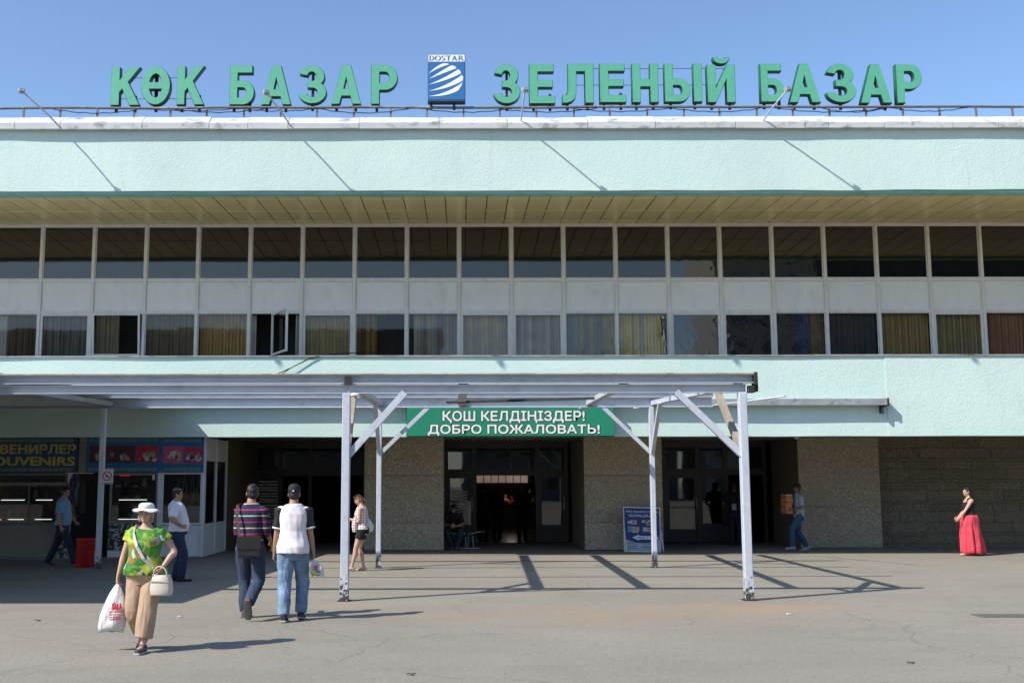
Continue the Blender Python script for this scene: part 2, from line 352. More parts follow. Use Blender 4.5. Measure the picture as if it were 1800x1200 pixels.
for k in KS[:-1]:
    a, c = mx(k)+.04, mx(k+1)-.04
    wv = k >= 4
    f = MB()
    for q in ((a, a+.022, z1, zt-.01), (c-.022, c, z1, zt-.01), (a+.022, c-.022, z1, z1+.02), (a+.022, c-.022, zt-.03, zt-.01)): f.box(q[0], q[1], YW-.01, YW+.03, q[2], q[3])
    fr = f.build('upper_window', ALU, B)
    t = rnd.uniform(-.003, .003); g = MB().quad((a+.02, YW+.012+t, z1+.02), (c-.02, YW+.012-t, z1+.02), (c-.02, YW+.012-t*.5, zt-.03), (a+.02, YW+.012+t, zt-.03)).build('pane', UPGW if wv and k < 7 else UPG, fr)
    # spandrel panel with a thin raised bead
    p = MB(); p.box(a+.012, c-.012, YW-.012, YW+.02, z3+.012, z2-.012, .004); p.build('spandrel_panel', PANEL, B)
    bd = MB()
    for q in ((a, a+.011, z3, z2), (c-.011, c, z3, z2), (a+.011, c-.011, z3, z3+.011), (a+.011, c-.011, z2-.011, z2)): bd.box(q[0], q[1], YW-.022, YW+.02, q[2], q[3])
    bd.build('panel_bead', ALU, B)
    # lower windows
    if k in (-4, -7):
        f = MB()
        for q in ((a, a+.02, z5, z4), (c-.02, c, z5, z4)): f.box(q[0], q[1], YW-.02, YW+.04, q[2], q[3])
        fr = f.build('lower_window', ALU, B)
        W_, H_ = c-a-.05, z4-z5-.02
        s = MB()
        for q in ((0, .05, 0, H_), (W_-.05, W_, 0, H_), (.05, W_-.05, 0, .05), (.05, W_-.05, H_-.05, H_)): s.box(q[0], q[1], -.025, .025, q[2], q[3])
        me = s.mesh('open_sash'); gm = MB().quad((.05, 0, .05), (W_-.05, 0, .05), (W_-.05, 0, H_-.05), (.05, 0, H_-.05)).mesh('pane')
        if k == -4: M = Matrix.Translation((a+W_*.46, YW-.04, z5+.01)) @ Matrix.Rotation(R(-63), 4, 'Z') @ Matrix.Translation((0, 0, 0))
        else: M = Matrix.Translation((a+.02, YW-.05, z5+.02)) @ Matrix.Rotation(R(5), 4, 'X')
        me.transform(M); gm.transform(M); link('open_sash', me, ALU, fr); link('pane', gm, LOG, fr)
        continue
    f = MB(); sw = .062 if k in SASH else .02; yy = -.035 if k in SASH else -.01
    for q in ((a, a+sw, z5, z4), (c-sw, c, z5, z4), (a+sw, c-sw, z4-sw*.8, z4)): f.box(q[0], q[1], YW+yy, YW+.03, q[2], q[3], .004)
    fr = f.build('lower_window', ALU, B)
    t = rnd.uniform(-.004, .004); MB().quad((a+sw, YW+.005+t, z5), (c-sw, YW+.005-t, z5), (c-sw, YW+.005-t, z4-sw*.8), (a+sw, YW+.005+t, z4-sw*.8)).build('pane', LOGW if k in (4, 5, 6) else LOG, fr)
# room behind the lower windows
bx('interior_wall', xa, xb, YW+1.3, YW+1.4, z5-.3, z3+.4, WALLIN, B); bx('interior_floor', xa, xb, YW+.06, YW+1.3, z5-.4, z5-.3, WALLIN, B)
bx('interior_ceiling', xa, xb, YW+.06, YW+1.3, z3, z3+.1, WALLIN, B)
# curtains, one per window
def curtain(k, u0, u1, cols, label, fold=.035, fw=.09, slant=0):
    ms = [plain('curtain_cloth', c, .9, .15, 3) for c in cols]
    xa_, xb_ = mx(k)+.05+u0*(pit-.1), mx(k)+.05+u1*(pit-.1); n = max(6, int((xb_-xa_)/.018)); vs = []; fs = []
    ph = rnd.uniform(0, 6)
    for i in range(n+1):
        x = xa_+(xb_-xa_)*i/n; y = YW+.16+fold*math.sin(x/fw*6.283+ph+.8*math.sin(x*5))
        vs += [(x+slant*(z4-z5)*0, y, z4-.01), (x+slant, y*1.0+.004*math.sin(i), z5-.05)]
    for i in range(n): fs.append((2*i, 2*i+1, 2*i+3, 2*i+2))
    me = bpy.data.meshes.new('curtain'); me.from_pydata(vs, [], fs)
    for c in ms: me.materials.append(c)
    run = 0; mi = 0
    for p in me.polygons:
        if run <= 0: mi = (mi+1) % len(ms) if len(ms) < 4 else rnd.randrange(len(ms)); run = rnd.randint(2, 6)
        run -= 1; p.material_index = mi; p.use_smooth = True
    link('curtain', me, None, None, label=label, cat='curtain', group='curtains behind the lower row of windows')
CU = [(-12, 0, 1, [(.2, .17, .13)], 'plain brown curtain in the lower window beyond the left picture edge'),
 (-10, 0, 1, [(.3, .24, .16)], 'tan curtain in the lower window over the left shop'),
 (-9, 0, .35, [(.6, .6, .56)], 'white curtain gathered at the left of the first lower window'),
 (-9, .35, 1, [(.10, .075, .05), (.17, .13, .09)], 'dark brown striped curtain in the first lower window'),
 (-8, 0, 1, [(.22, .21, .18), (.36, .34, .29)], 'grey folded curtain in the second lower window, behind a sash frame'),
 (-7, 0, .5, [(.34, .28, .15), (.48, .44, .33)], 'yellowish curtain at the left half of the tilted third window'),
 (-6, 0, 1, [(.27, .22, .13), (.36, .30, .19)], 'dark patterned brown curtain in the fourth lower window'),
 (-5, 0, 1, [(.5, .35, .14), (.42, .29, .12)], 'tan curtain in the window left of the open casement'),
 (-4, 0, .09, [(.5, .5, .47)], 'whitish curtain bunched left of the open casement'),
 (-4, .9, 1, [(.5, .5, .47)], 'whitish curtain bunched right of the open casement'),
 (-3, 0, 1, [(.5, .42, .24), (.4, .34, .19)], 'olive tan curtain in the window right of the open casement'),
 (-2, 0, .42, [(.55, .30, .03), (.05, .12, .35), (.2, .12, .05), (.4, .22, .05)], 'orange and blue striped curtain in a mostly dark window'),
 (-1, .1, 1, [(.6, .55, .42), (.38, .42, .48), (.68, .62, .52), (.5, .36, .26)], 'pale blue, cream and grey striped curtain left of the two middle sashes'),
 (0, 0, 1, [(.8, .68, .46), (.75, .52, .32), (.66, .6, .5), (.82, .74, .52)], 'cream and peach striped curtain in the middle sash window'),
 (1, 0, 1, [(.6, .57, .52), (.8, .77, .7), (.5, .47, .43)], 'pale grey curtain in the middle sash window'),
 (2, 0, 1, [(.34, .42, .48), (.65, .56, .26), (.42, .4, .36), (.68, .6, .36)], 'blue grey and straw striped curtain right of the middle sashes'),
 (3, 0, .93, [(.42, .44, .44), (.75, .62, .18), (.58, .53, .4), (.75, .62, .18)], 'grey and yellow striped curtain in the window with a pipe outside'),
 (6, 0, .42, [(.1, .08, .06)], 'dark brown curtain beside a blue strip'), (6, .42, .72, [(.07, .10, .34)], 'dark blue curtain strip in the window'),
 (6, .72, 1, [(.4, .26, .1)], 'ochre curtain right of the dark blue strip'),
 (7, 0, 1, [(.13, .13, .12), (.17, .17, .16)], 'dark grey curtain in the fourth lower window from the right'),
 (8, 0, 1, [(.42, .32, .14), (.3, .23, .11)], 'olive brown curtain left of the right-hand sash window'),
 (9, 0, 1, [(.4, .33, .16), (.28, .23, .12)], 'olive green curtain in the right-hand sash window'),
 (10, 0, 1, [(.42, .2, .1), (.3, .17, .09)], 'reddish brown curtain in the rightmost lower window'),
 (12, 0, 1, [(.2, .17, .12)], 'brown curtain beyond the right picture edge')]
for q in CU: curtain(*q)

# ledge with gutter on the lower fascia
xl1 = xc(1555, 705, YL)
zg0, zg1 = zc(712, YL-.22), zc(703, YL-.22)
b = MB(); b.box(xc(300, 705, YL), xl1, YL-.22, YL-.002, zg1-.012, zg1+.012); b.box(xc(300, 705, YL), xl1, YL-.232, YL-.205, zg0-.01, zg1+.02)
b.build('drip_ledge', plain('ledge_flashing', (.30, .31, .32), .6, .2, 3, dirt=(.04, .035, .03), dirtamt=.8, ds=3), B)
b = MB(); b.box(xl1-.14, xl1-.10, YL-.2, YL-.001, zg0-.2, zg0-.01); b.box(xl1-.03, xl1+.02, YL-.24, YL, zg0-.03, zg1+.03); b.build('ledge_bracket', DARKST, B)

# ground floor: recess ceiling, pillars, walls
zC = zc(770, YL+.35)
bx('recess_ceiling_core', X0, X1, YL+.35, YD+.2, zL0+.16, zL0+.3, JOINT, B)
cw = .61; cb = MB().box(.006, cw-.006, 0, YD-YL-.42, 0, .02).mesh('ceiling_panel'); cb.materials.append(plain('recess_ceiling_paint', (.26, .24, .19), .5, .1))
x = X0
while x < X1: o = link('ceiling_panel', cb, None, B); o.location = (x, YL+.37, zL0+.10+rnd.uniform(-.003, .003)); x += cw
HC = zL0+.13
def slab(name, x0, x1, y0, y1, z0, z1, m): return bx(name, x0, x1, y0, y1, z0, z1, m, B)
def cladding(x0, x1, y, zs, nx, m, name='cladding_panel', t=.04):   # pebble-dash slabs with open joints, in front of a core
    for i in range(nx):
        for za, zb_ in zip(zs, zs[1:]):
            a, c = x0+(x1-x0)*i/nx, x0+(x1-x0)*(i+1)/nx
            MB().box(a+.004, c-.004, y-t-rnd.uniform(0, .006), y, za+.004, zb_-.004, .004).build(name, m, B)
pil = [(640, 780, YG), (1027, 1165, YG), (1405, 1548, 29.9)]
PX = []
for a, c, y in pil:
    xa_, xb_ = xc(a, 870, y), xc(c, 870, y); PX.append((xa_, xb_))
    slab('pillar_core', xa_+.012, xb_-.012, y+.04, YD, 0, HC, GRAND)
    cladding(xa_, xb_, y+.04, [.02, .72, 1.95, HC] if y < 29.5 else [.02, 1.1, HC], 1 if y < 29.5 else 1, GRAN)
    n = 3
    for s, xs in ((-1, xa_), (1, xb_)):
        for i in range(n):
            y0_, y1_ = y+.045+(YD-y-.05)*i/n, y+.045+(YD-y-.05)*(i+1)/n
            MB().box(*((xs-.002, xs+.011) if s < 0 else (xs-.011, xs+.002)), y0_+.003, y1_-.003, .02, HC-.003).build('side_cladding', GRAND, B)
# stone block wall at the right
YR = 30.35; xw0 = xc(1549, 900, YR)-.12
slab('stone_wall_core', xw0, X1, YR+.06, YR+.4, 0, HC, JOINT)
z = .10; row = 0; hrow = (HC-.1)/10.0
while row < 10:
    pale = row in (0, 3, 5, 7)
    h = hrow
    x = xw0 - rnd.uniform(0, .5)
    while x < X1:
        L = rnd.choice((.62, .74, .86, .98, 1.1)); a, c = max(x, xw0), min(x+L, X1)
        if c-a > .05: MB().box(a+.004, c-.004, YR-rnd.uniform(0, .010), YR+.06, z+.003, z+h-.003-(.07 if pale else 0), .004).build('stone_block', STONE, B)
        x += L
    if pale: slab('string_course', xw0, X1, YR-.028, YR+.055, z+h-.066, z+h-.006, STONEL)
    z += h; row += 1
slab('wall_plinth', xw0, X1, YR-.05, YR+.05, 0, .098, GRAND)
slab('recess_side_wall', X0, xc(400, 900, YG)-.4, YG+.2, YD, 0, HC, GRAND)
slab('side_wall', xc(446, 900, YD)-.4, xc(446, 900, YD), YG+.0, YD, 0, HC, plain('brown_side_wall', (.11, .085, .05), .6))
# hall behind the doors
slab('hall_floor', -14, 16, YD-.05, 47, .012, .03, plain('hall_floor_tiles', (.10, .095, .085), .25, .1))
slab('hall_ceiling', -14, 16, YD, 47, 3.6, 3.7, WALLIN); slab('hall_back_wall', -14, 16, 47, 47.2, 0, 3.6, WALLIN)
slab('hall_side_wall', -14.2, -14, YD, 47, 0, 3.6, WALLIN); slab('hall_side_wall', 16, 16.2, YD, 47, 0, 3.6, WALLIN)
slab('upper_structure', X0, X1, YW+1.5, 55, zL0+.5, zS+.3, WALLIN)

# entrance screens: frames, transoms, leaves
def screen(xs, zt_, ztr, leaves, name='entrance_screen', y=YD):
    o = empty(name, parent=B)
    f = MB()
    for px, wpx in xs:
        x = xc(px, 870, y); hw = wpx/2/60; f.box(x-hw, x+hw, y-.05, y+.05, .03, HC)
    xl, xr = xc(xs[0][0], 870, y), xc(xs[-1][0], 870, y)
    f.box(xl, xr, y-.045, y+.045, ztr-.09, ztr+.09); f.box(xl, xr, y-.045, y+.045, zt_-.03, HC)
    f.build('door_frame', DARK, B)
    bpy.data.objects.remove(o)
    for (a, c) in zip([q[0] for q in xs], [q[0] for q in xs][1:]):
        MB().quad((xc(a, 870, y)+.04, y, ztr+.09), (xc(c, 870, y)-.04, y, ztr+.09), (xc(c, 870, y)-.04, y, zt_-.03), (xc(a, 870, y)+.04, y, zt_-.03)).build('transom_pane', DOORG, B)
    for (a, c, za, closed) in leaves:
        xa_, xb_ = xc(a, 870, y), xc(c, 870, y); f = MB()
        for q in ((xa_, xa_+.07, .05, ztr-.09), (xb_-.07, xb_, .05, ztr-.09), (xa_+.07, xb_-.07, .05, za), (xa_+.07, xb_-.07, ztr-.17, ztr-.09)): f.box(q[0], q[1], y-.03, y+.03, q[2], q[3])
        d = f.build('door', DARK, B)
        MB().quad((xa_+.07, y, za), (xb_-.07, y, za), (xb_-.07, y, ztr-.17), (xa_+.07, y, ztr-.17)).build('pane', DOORG, d)
        MB().tube([(xb_-.035, y-.03, .95), (xb_-.035, y-.09, .98), (xb_-.035, y-.09, 1.3), (xb_-.035, y-.03, 1.33)], .014, 6).build('handle', ALU, d)
zT = zc(785, YD); zTr = zc(830, YD)
screen([(784, 7), (834, 7), (945, 7), (996, 6)], zT, zTr, [(787, 832, zc(922, YD), 1), (948, 993, zc(922, YD), 1)])
screen([(447, 6), (493, 6), (545, 6), (640, 6)], zT, zTr, [(450, 491, zc(932, YD), 1)])
screen([(1168, 8), (1227, 6), (1276, 8), (1345, 6)], zT, zTr, [(1172, 1225, zc(930, YD), 1), (1230, 1272, zc(920, YD), 1)])
# clerestory with glowing panes in place of daylight at the far end of the hall, seen through the middle door
b = MB(); zb0, zb1 = zc(848, 46.9), zc(834, 46.9)
CL = plain('glowing_clerestory', (.55, .40, .34), .8, .3, .8, emit=.22)
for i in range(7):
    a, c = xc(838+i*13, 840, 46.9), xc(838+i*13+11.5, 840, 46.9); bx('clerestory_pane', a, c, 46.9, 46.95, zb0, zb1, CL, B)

# added white slats standing in for bright reflections in two door panes
def reflection(pa, pb, ya, yb, y, label):
    o = empty('glass_reflection', label, 'reflection', (xc(pa, 870, y), y, 0)); xa_, xb_ = xc(pa, 870, y)-o.location.x, xc(pb, 870, y)-o.location.x
    z = zc(yb, y); zz = zc(ya, y); mm = plain('reflection_white', (.75, .77, .74), .45, .2, 5)
    while z < zz:
        a = rnd.uniform(-.012, .012); c = rnd.uniform(-.012, .012)
        MB().loft([[(xa_, 0, z+a), (xa_, .03, z+.045+a), (xa_, .035, z+.045+a), (xa_, .005, z+a)], [((xa_+xb_)/2, -.01, z+c), ((xa_+xb_)/2, .02, z+.05+c), ((xa_+xb_)/2, .025, z+.05+c), ((xa_+xb_)/2, -.005, z+c)], [(xb_, 0, z+a*.5), (xb_, .03, z+.045), (xb_, .035, z+.045), (xb_, .005, z+a*.5)]], False).build('slat', mm, o)
        z += .085
reflection(455, 488, 842, 930, YD-.09, 'added white slats imitating bright reflections on the left entrance door')
reflection(793, 822, 862, 922, YD-.09, 'added white slats imitating bright reflections on the door behind the seated man')

# ================================================================ rooftop letters, hand drawn outlines
def arc(cx, cy, rx, ry, a0, a1, n=14): return [(cx+rx*math.cos(R(a0+(a1-a0)*i/n)), cy+ry*math.sin(R(a0+(a1-a0)*i/n))) for i in range(n+1)]
GL = {
 'К': [[(0, 0), (.21, 0), (.21, .33), (.29, .44), (.50, 0), (.75, 0), (.43, .61), (.74, 1), (.48, 1), (.21, .64), (.21, 1), (0, 1)]],
 'Ө': [arc(.34, .5, .34, .53, 0, 350, 34), [p for p in arc(.34, .5, .16, .34, 15, 165, 16)], [p for p in arc(.34, .5, .16, .34, 195, 345, 16)]],
 'Б': [[(0, 0), (.38, 0)]+arc(.38, .305, .31, .305, -80, 80)+[(.38, .61), (.21, .61), (.21, .82), (.63, .82), (.63, 1), (0, 1)],
       [(.21, .17), (.36, .17)]+arc(.36, .305, .12, .135, -80, 80)+[(.36, .44), (.21, .44)]],
 'А': [[(0, 0), (.21, 0), (.27, .21), (.53, .21), (.59, 0), (.81, 0), (.52, 1), (.29, 1)], [(.32, .38), (.48, .38), (.40, .72)]],
 'З': [arc(.34, .72, .32, .285, 168, -50, 20)+arc(.35, .29, .36, .30, 50, -168, 22)+arc(.35, .28, .15, .13, -168, 85, 16)+[(.23, .415), (.23, .575)]+arc(.33, .715, .12, .135, -88, 168, 16)],
 'Р': [[(0, 0), (.21, 0), (.21, .36), (.38, .36)]+arc(.38, .68, .33, .32, -85, 85)+[(.38, 1), (0, 1)], [(.21, .53), (.37, .53)]+arc(.37, .68, .13, .15, -80, 80)+[(.37, .83), (.21, .83)]],
 'Е': [[(0, 0), (.66, 0), (.66, .18), (.21, .18), (.21, .42), (.60, .42), (.60, .59), (.21, .59), (.21, .82), (.63, .82), (.63, 1), (0, 1)]],
 'Л': [[(0, 0), (.12, 0), (.24, .04), (.32, .12), (.35, .25), (.36, .81), (.60, .81), (.60, 0), (.81, 0), (.81, 1), (.15, 1), (.15, .30), (.12, .2), (.0, .18)]],
 'Н': [[(0, 0), (.21, 0), (.21, .41), (.49, .41), (.49, 0), (.70, 0), (.70, 1), (.49, 1), (.49, .60), (.21, .60), (.21, 1), (0, 1)]],
 'Ы': [[(0, 0), (.38, 0)]+arc(.38, .305, .28, .305, -80, 80)+[(.38, .61), (.21, .61), (.21, 1), (0, 1)], [(.21, .17), (.36, .17)]+arc(.36, .305, .10, .135, -80, 80)+[(.36, .44), (.21, .44)], [(.76, 0), (.97, 0), (.97, 1), (.76, 1)]],
 'И': [[(0, 1), (0, 0), (.21, 0), (.49, .64), (.49, 0), (.70, 0), (.70, 1), (.50, 1), (.21, .36), (.21, 1)], arc(.37, 1.20, .21, .16, 180, 360)+arc(.37, 1.20, .10, .045, 360, 180)],
}
YS = 25.0
def letter(ch, a, c, ya, yb, par, lab):
    me = flat(GL[ch], .03); tr = flat(GL[ch], .15, .013)
    x0_, x1_ = xc(a, (ya+yb)/2, YS), xc(c, (ya+yb)/2, YS); z0_, z1_ = P(a, yb, YS).z, P(a, ya, YS).z
    d = [v.co.z for v in me.vertices]; hi = max(d)
    q_ = .013*(z1_-z0_); fitmesh(tr, x0_-q_, x1_+q_, z0_-q_, z1_+q_, YS+.12); tr.materials.append(SIGNGD)
    me2 = fitmesh(me, x0_, x1_, z0_, z1_, YS+.035)
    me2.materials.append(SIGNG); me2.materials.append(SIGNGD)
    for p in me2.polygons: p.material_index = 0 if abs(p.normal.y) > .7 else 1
    o = link('letter', me2, None, par, label=lab); link('letter_tray', tr, None, o)
    # folded edge of the face, a thin rim
    w_ = x1_-x0_
    for q in ([x0_+w_*.16, x1_-w_*.18] if ch not in 'ӨЗР' else [x0_+w_*(.5 if ch != 'Р' else .2)]):
        bx('letter_post', q-.03, q+.03, YS+.1, YS+.16, z0_-.15, z0_+.25 if ch not in 'ӨЗ' else z0_+.9, DARKST, par)
    return o
SL = [('К', 195, 245, 118, 184), ('Ө', 248, 298, 117, 183), ('К', 311, 358, 116, 183), ('Б', 404, 446, 115, 183), ('А', 460, 511, 115, 183), ('З', 525, 573, 115, 181), ('А', 583, 634, 114, 182), ('Р', 653, 698, 114, 182)]
SR = [('З', 868, 914, 113, 181), ('Е', 931, 975, 113, 181), ('Л', 989, 1043, 112, 180), ('Е', 1055, 1100, 112, 179), ('Н', 1112, 1157, 112, 179), ('Ы', 1169, 1234, 112, 178), ('И', 1244, 1292, 101, 179), ('Б', 1338, 1378, 112, 178), ('А', 1388, 1442, 112, 179), ('З', 1453, 1505, 112, 179), ('А', 1513, 1567, 113, 180), ('Р', 1577, 1622, 113, 180)]
for lst, lab in ((SL, 'green rooftop letters reading КӨК БАЗАР, left of the blue logo board'), (SR, 'green rooftop letters reading ЗЕЛЕНЫЙ БАЗАР, right of the blue logo board')):
    o = empty('rooftop_lettering', lab, 'sign')
    for q in lst: letter(*q, o, 'green box letter '+('Й' if q[0] == 'И' else q[0]))
    b = MB(); xa_, xb_ = xc(lst[0][1], 150, YS), xc(lst[-1][2], 150, YS)
    for yy in ((133, 170) if lst is SL else (118, 147)): b.tube([(xa_+.1 if lst is SL else xc(1010, 150, YS), YS+.13, zc(yy, YS)), (xc(335, 150, YS) if lst is SL else xc(1285, 150, YS), YS+.13, zc(yy, YS))], .007, 5)
    if lst is SL:
        b.box(xc(272, 150, YS)-.03, xc(272, 150, YS)+.03, YS+.1, YS+.16, zc(190, YS), zc(125, YS))
    b.build('sign_wire', DARKST, o)
# logo board
o = empty('logo_board', 'blue and white roof board with a striped shell emblem and the word DOSTAR', 'sign')
a, c, t_, b_ = xc(752, 140, YS), xc(818, 140, YS), zc(98, YS), zc(181, YS)
bx('board', a, c, YS-.1, YS+.15, b_, t_, plain('board_side', (.04, .07, .12), .6), o, .01)
MB().quad((a+.015, YS-.106, b_+.04), (c-.015, YS-.106, b_+.04), (c-.015, YS-.106, t_-.19), (a+.015, YS-.106, t_-.19)).build('blue_field', BLUE, o)
MB().quad((a+.015, YS-.106, t_-.19), (c-.015, YS-.106, t_-.19), (c-.015, YS-.106, t_-.02), (a+.015, YS-.106, t_-.02)).build('white_field', WHITEP, o)
# serif capitals as outlines
def st(x0, y0, x1, y1, w):
    d = Vector((x1-x0, y1-y0)); n = Vector((-d.y, d.x)).normalized()*w/2
    return [(x0+n.x, y0+n.y), (x1+n.x, y1+n.y), (x1-n.x, y1-n.y), (x0-n.x, y0-n.y)]
def sf(x, y, w=.26): return [(x-w/2, y-.035), (x+w/2, y-.035), (x+w/2, y+.035), (x-w/2, y+.035)]
DG = {'D': [[*arc(.3, .5, .5, .5, -90, 90), (.02, 1), (.02, .93), (.1, .9), (.1, .1), (.02, .07), (.02, 0)], [*arc(.3, .5, .33, .42, -90, 90), (.25, .92), (.25, .08)]],
      'O': [arc(.45, .5, .45, .53, 0, 352, 30), arc(.45, .5, .27, .45, 0, 352, 26)],
      'S': [arc(.28, .74, .26, .28, 20, 250, 12)+arc(.28, .27, .14, .2, 70, -150, 12)+arc(.28, .27, .28, .30, -150, 60, 14)+arc(.28, .74, .13, .2, 250, 25, 10)],
      'T': [[(.31, .03), (.2, .0), (.62, .0), (.5, .03), (.5, .92), (.72, .9), (.78, .78), (.8, 1), (0, 1), (.02, .78), (.08, .9), (.31, .92)]],
      'A': [[(0, 0), (.26, 0), (.2, .05), (.27, .3), (.55, .3), (.62, .05), (.55, 0), (.92, 0), (.82, .06), (.5, 1.02), (.4, 1.02), (.1, .06)], [(.3, .38), (.5, .38), (.4, .75)]],
      'R': [[(0, 0), (.32, 0), (.25, .05), (.25, .45), (.32, .45), (.62, 0), (.88, 0), (.5, .47), *arc(.34, .74, .3, .26, -50, 90), (0, 1), (.08, .95), (.08, .05)], [(.25, .53), *arc(.3, .73, .18, .2, -80, 80), (.25, .93)]]}
wx = [.78, .92, .58, .8, .9, .88]; tot = sum(wx)+.06*5; sc_ = (c-a-.06)/tot; x = a+.03
for ch, ww in zip('DOSTAR', wx):
    link('logo_letter', fitmesh(flat(DG[ch], 0), x, x+ww*sc_, t_-.165, t_-.045, YS-.111), BLUE, o); x += (ww+.06)*sc_
# shell: five curved blades
W_, H_ = c-a, t_-b_-.23
def blade(x0, y0, x1, y1, x2, y2, x3, y3, bow):  # pointed at (x0,y0), blunt end (x2,y2)-(x3,y3)
    up = [((1-t)**2*x0+2*t*(1-t)*x1+t*t*x2, (1-t)**2*y0+2*t*(1-t)*(y1+bow)+t*t*y2) for t in [i/10 for i in range(11)]]
    dn = [((1-t)**2*x0+2*t*(1-t)*(x1+.04)+t*t*x3, (1-t)**2*y0+2*t*(1-t)*(y1-bow*.3)+t*t*y3) for t in [i/10 for i in range(11)]]
    return up+[((x2+x3)/2+.02, (y2+y3)/2+.01)]+dn[::-1][:-1]
for q in ((.03, .68, .22, .86, .44, .965, .57, .93, .05), (.03, .54, .35, .70, .63, .91, .77, .83, .05), (.02, .39, .45, .50, .81, .80, .89, .69, .06), (.02, .22, .5, .28, .91, .65, .935, .50, .06), (.01, .08, .5, .08, .925, .45, .82, .24, .05)):
    me = flat([blade(*q)], 0)
    for v in me.vertices: v.co = Vector((a+v.co.x*W_, YS-.111, b_+.05+v.co.y*H_*.98))
    link('shell_stripe', me, WHITEP, o)
b = MB()
for q in (a+.08, a+W_*.7): b.box(q-.03, q+.03, YS+.0, YS+.06, b_-.16, b_)
b.build('board_post', DARKST, o)

# rooftop railing with its cables
o = empty('roof_railing', 'thin weathered steel railing with slack black cables along the whole roof edge', 'railing')
YRA = 25.05; zr = zc(189, YRA); zbse = zq1-.1
x = X0; pts = []
while x < X1: pts.append((x, YRA, zr+rnd.uniform(-.012, .012))); x += 1.1
MB().tube(pts, .032, 8).build('rail', RAILM, o)
k = 0; xx = xc(42, 200, YRA); pm = MB().box(-.02, .02, -.02, .02, 0, zr-zbse).mesh('railing_post'); pm.materials.append(RAILM)
x = xx-8*.862
while x < X1:
    q = link('railing_post', pm, None, o); q.location = (x, YRA, zbse); q.rotation_euler = (0, rnd.uniform(-.03, .03), 0); x += .862
for j, (a, c) in enumerate(((95, 250), (250, 420), (420, 560), (560, 720), (870, 1050), (1000, 1180), (1180, 1340), (1360, 1560), (1560, 1700), (740, 900), (1440, 1560), (300, 470))):
    xa_, xb_ = xc(a, 190, YRA), xc(c, 190, YRA); sg = rnd.uniform(.05, .12)
    MB().tube([(xa_+(xb_-xa_)*t, YRA-.03-.01*(j % 3), zr-.035-sg*4*t*(1-t)-.01*math.sin(t*31+j)) for t in [i/14 for i in range(15)]], .011, 5).build('cable', BLACK, o)
# floodlights on bent arms
for (bxp, byp, hx, hy, L) in ((106, 226, 38, 160, 'floodlight on a long bent arm at the left end of the cornice'), (510, 222, 468, 163, 'floodlight on a bent arm in front of the letters left of the logo'), (916, 212, 923, 158, 'floodlight on a nearly upright arm beside the letter З right of the logo'), (1343, 212, 1385, 157, 'floodlight on a bent arm between two letters at the right of the sign')):
    pb = P(bxp, byp, YF-.15); ph = P(hx, hy, YF-1.12); mid = pb.lerp(ph, .3)+Vector((.0, 0, .04))
    o = empty('floodlight', L, 'lamp', pb, group='floodlights over the roof edge')
    MB().tube([Vector((0, .15, -.0)), Vector((0, 0, .02)), mid-pb, ph-pb], .018, 6).build('arm', STEEL, o)
    M = Matrix.Translation(ph-pb) @ Matrix.Rotation(R(28), 4, 'Z') @ Matrix.Rotation(R(-25), 4, 'X') @ Matrix.Scale(.5, 4)
    f = MB(); f.box(-.13, .13, -.07, .09, -.09, .12, .02, M=M); hd = f.build('lamp_head', plain('lamp_housing', (.26, .26, .25), .5, .3, 12), o)
    MB().box(-.115, .115, .092, .10, -.075, .105, M=M).build('lens', plain('lamp_lens', (.6, .6, .58), .2), hd)
    MB().box(-.15, .15, -.01, .01, -.14, -.09, M=M).build('bracket', STEEL, hd)
bx('end_wall', X0-.3, X0, YF+.4, 55, 0, zF1, MINT, B); bx('end_wall', X1, X1+.3, YF+.4, 55, 0, zF1, MINT, B); bx('back_wall', X0, X1, 55, 55.3, 0, zF1, MINT, B)
# ================================================================ steel canopy in front of the entrance
K = empty('steel_canopy', 'grey painted steel canopy frame on braced posts in front of the entrances', 'canopy')
YA, YB = 16.9, 23.3
za0, za1 = zc(691, YA), zc(659, YA); zam = (za0+za1)/2+.0
xR = xc(1326, 675, YA)
def channel(x0, x1, y, z0, z1, m, name, fl=.11, t=.012, par=K, lip=True):     # C-section, open side to the front
    b = MB(); b.box(x0, x1, y+fl-t, y+fl, z0, z1); b.box(x0, x1, y, y+fl-t, z0, z0+t); b.box(x0, x1, y, y+fl-t, z1-t, z1)
    return b.build(name, m, par)
xs_ = [-16.5, -9.2, xc(612, 675, YA), xR]
for x0_, x1_ in zip(xs_, xs_[1:]):
    channel(x0_+.006, x1_-.006, YA-.06, zam+.008, za1, STEEL, 'upper_beam'); channel(x0_+.006, x1_-.006-(.12 if x1_ == xR else 0), YA-.035, za0, zam-.008, STEEL, 'lower_beam', .09)
bx('roof_edge_strip', -16.5, xR-.02, YA-.085, YA+.08, za1+.003, za1+.022, plain('weathered_edge', (.42, .38, .30), .8, .3, 3, dirt=(.1, .08, .06), dirtamt=.7, ds=3), K)
b = MB(); b.box(xR-.02, xR+.03, YA-.1, YA+.09, zam-.02, za1+.03); b.box(xR-.10, xR-.01, YA-.06, YA+.07, za0+.0, zam-.03); b.box(xR+.0, xR+.05, YA-.03, YA+.1, za0+.02, zam+.04); b.build('beam_end', DARKST, K)
bx('splice_plate', xs_[2]-.05, xs_[2]+.06, YA-.075, YA-.061, zam-.02, za1-.02, DARKST, K)
fp = [G(606, 1055), G(1318, 1055)]; bp = [G(188, 995), G(665, 998), G(1153, 998)]
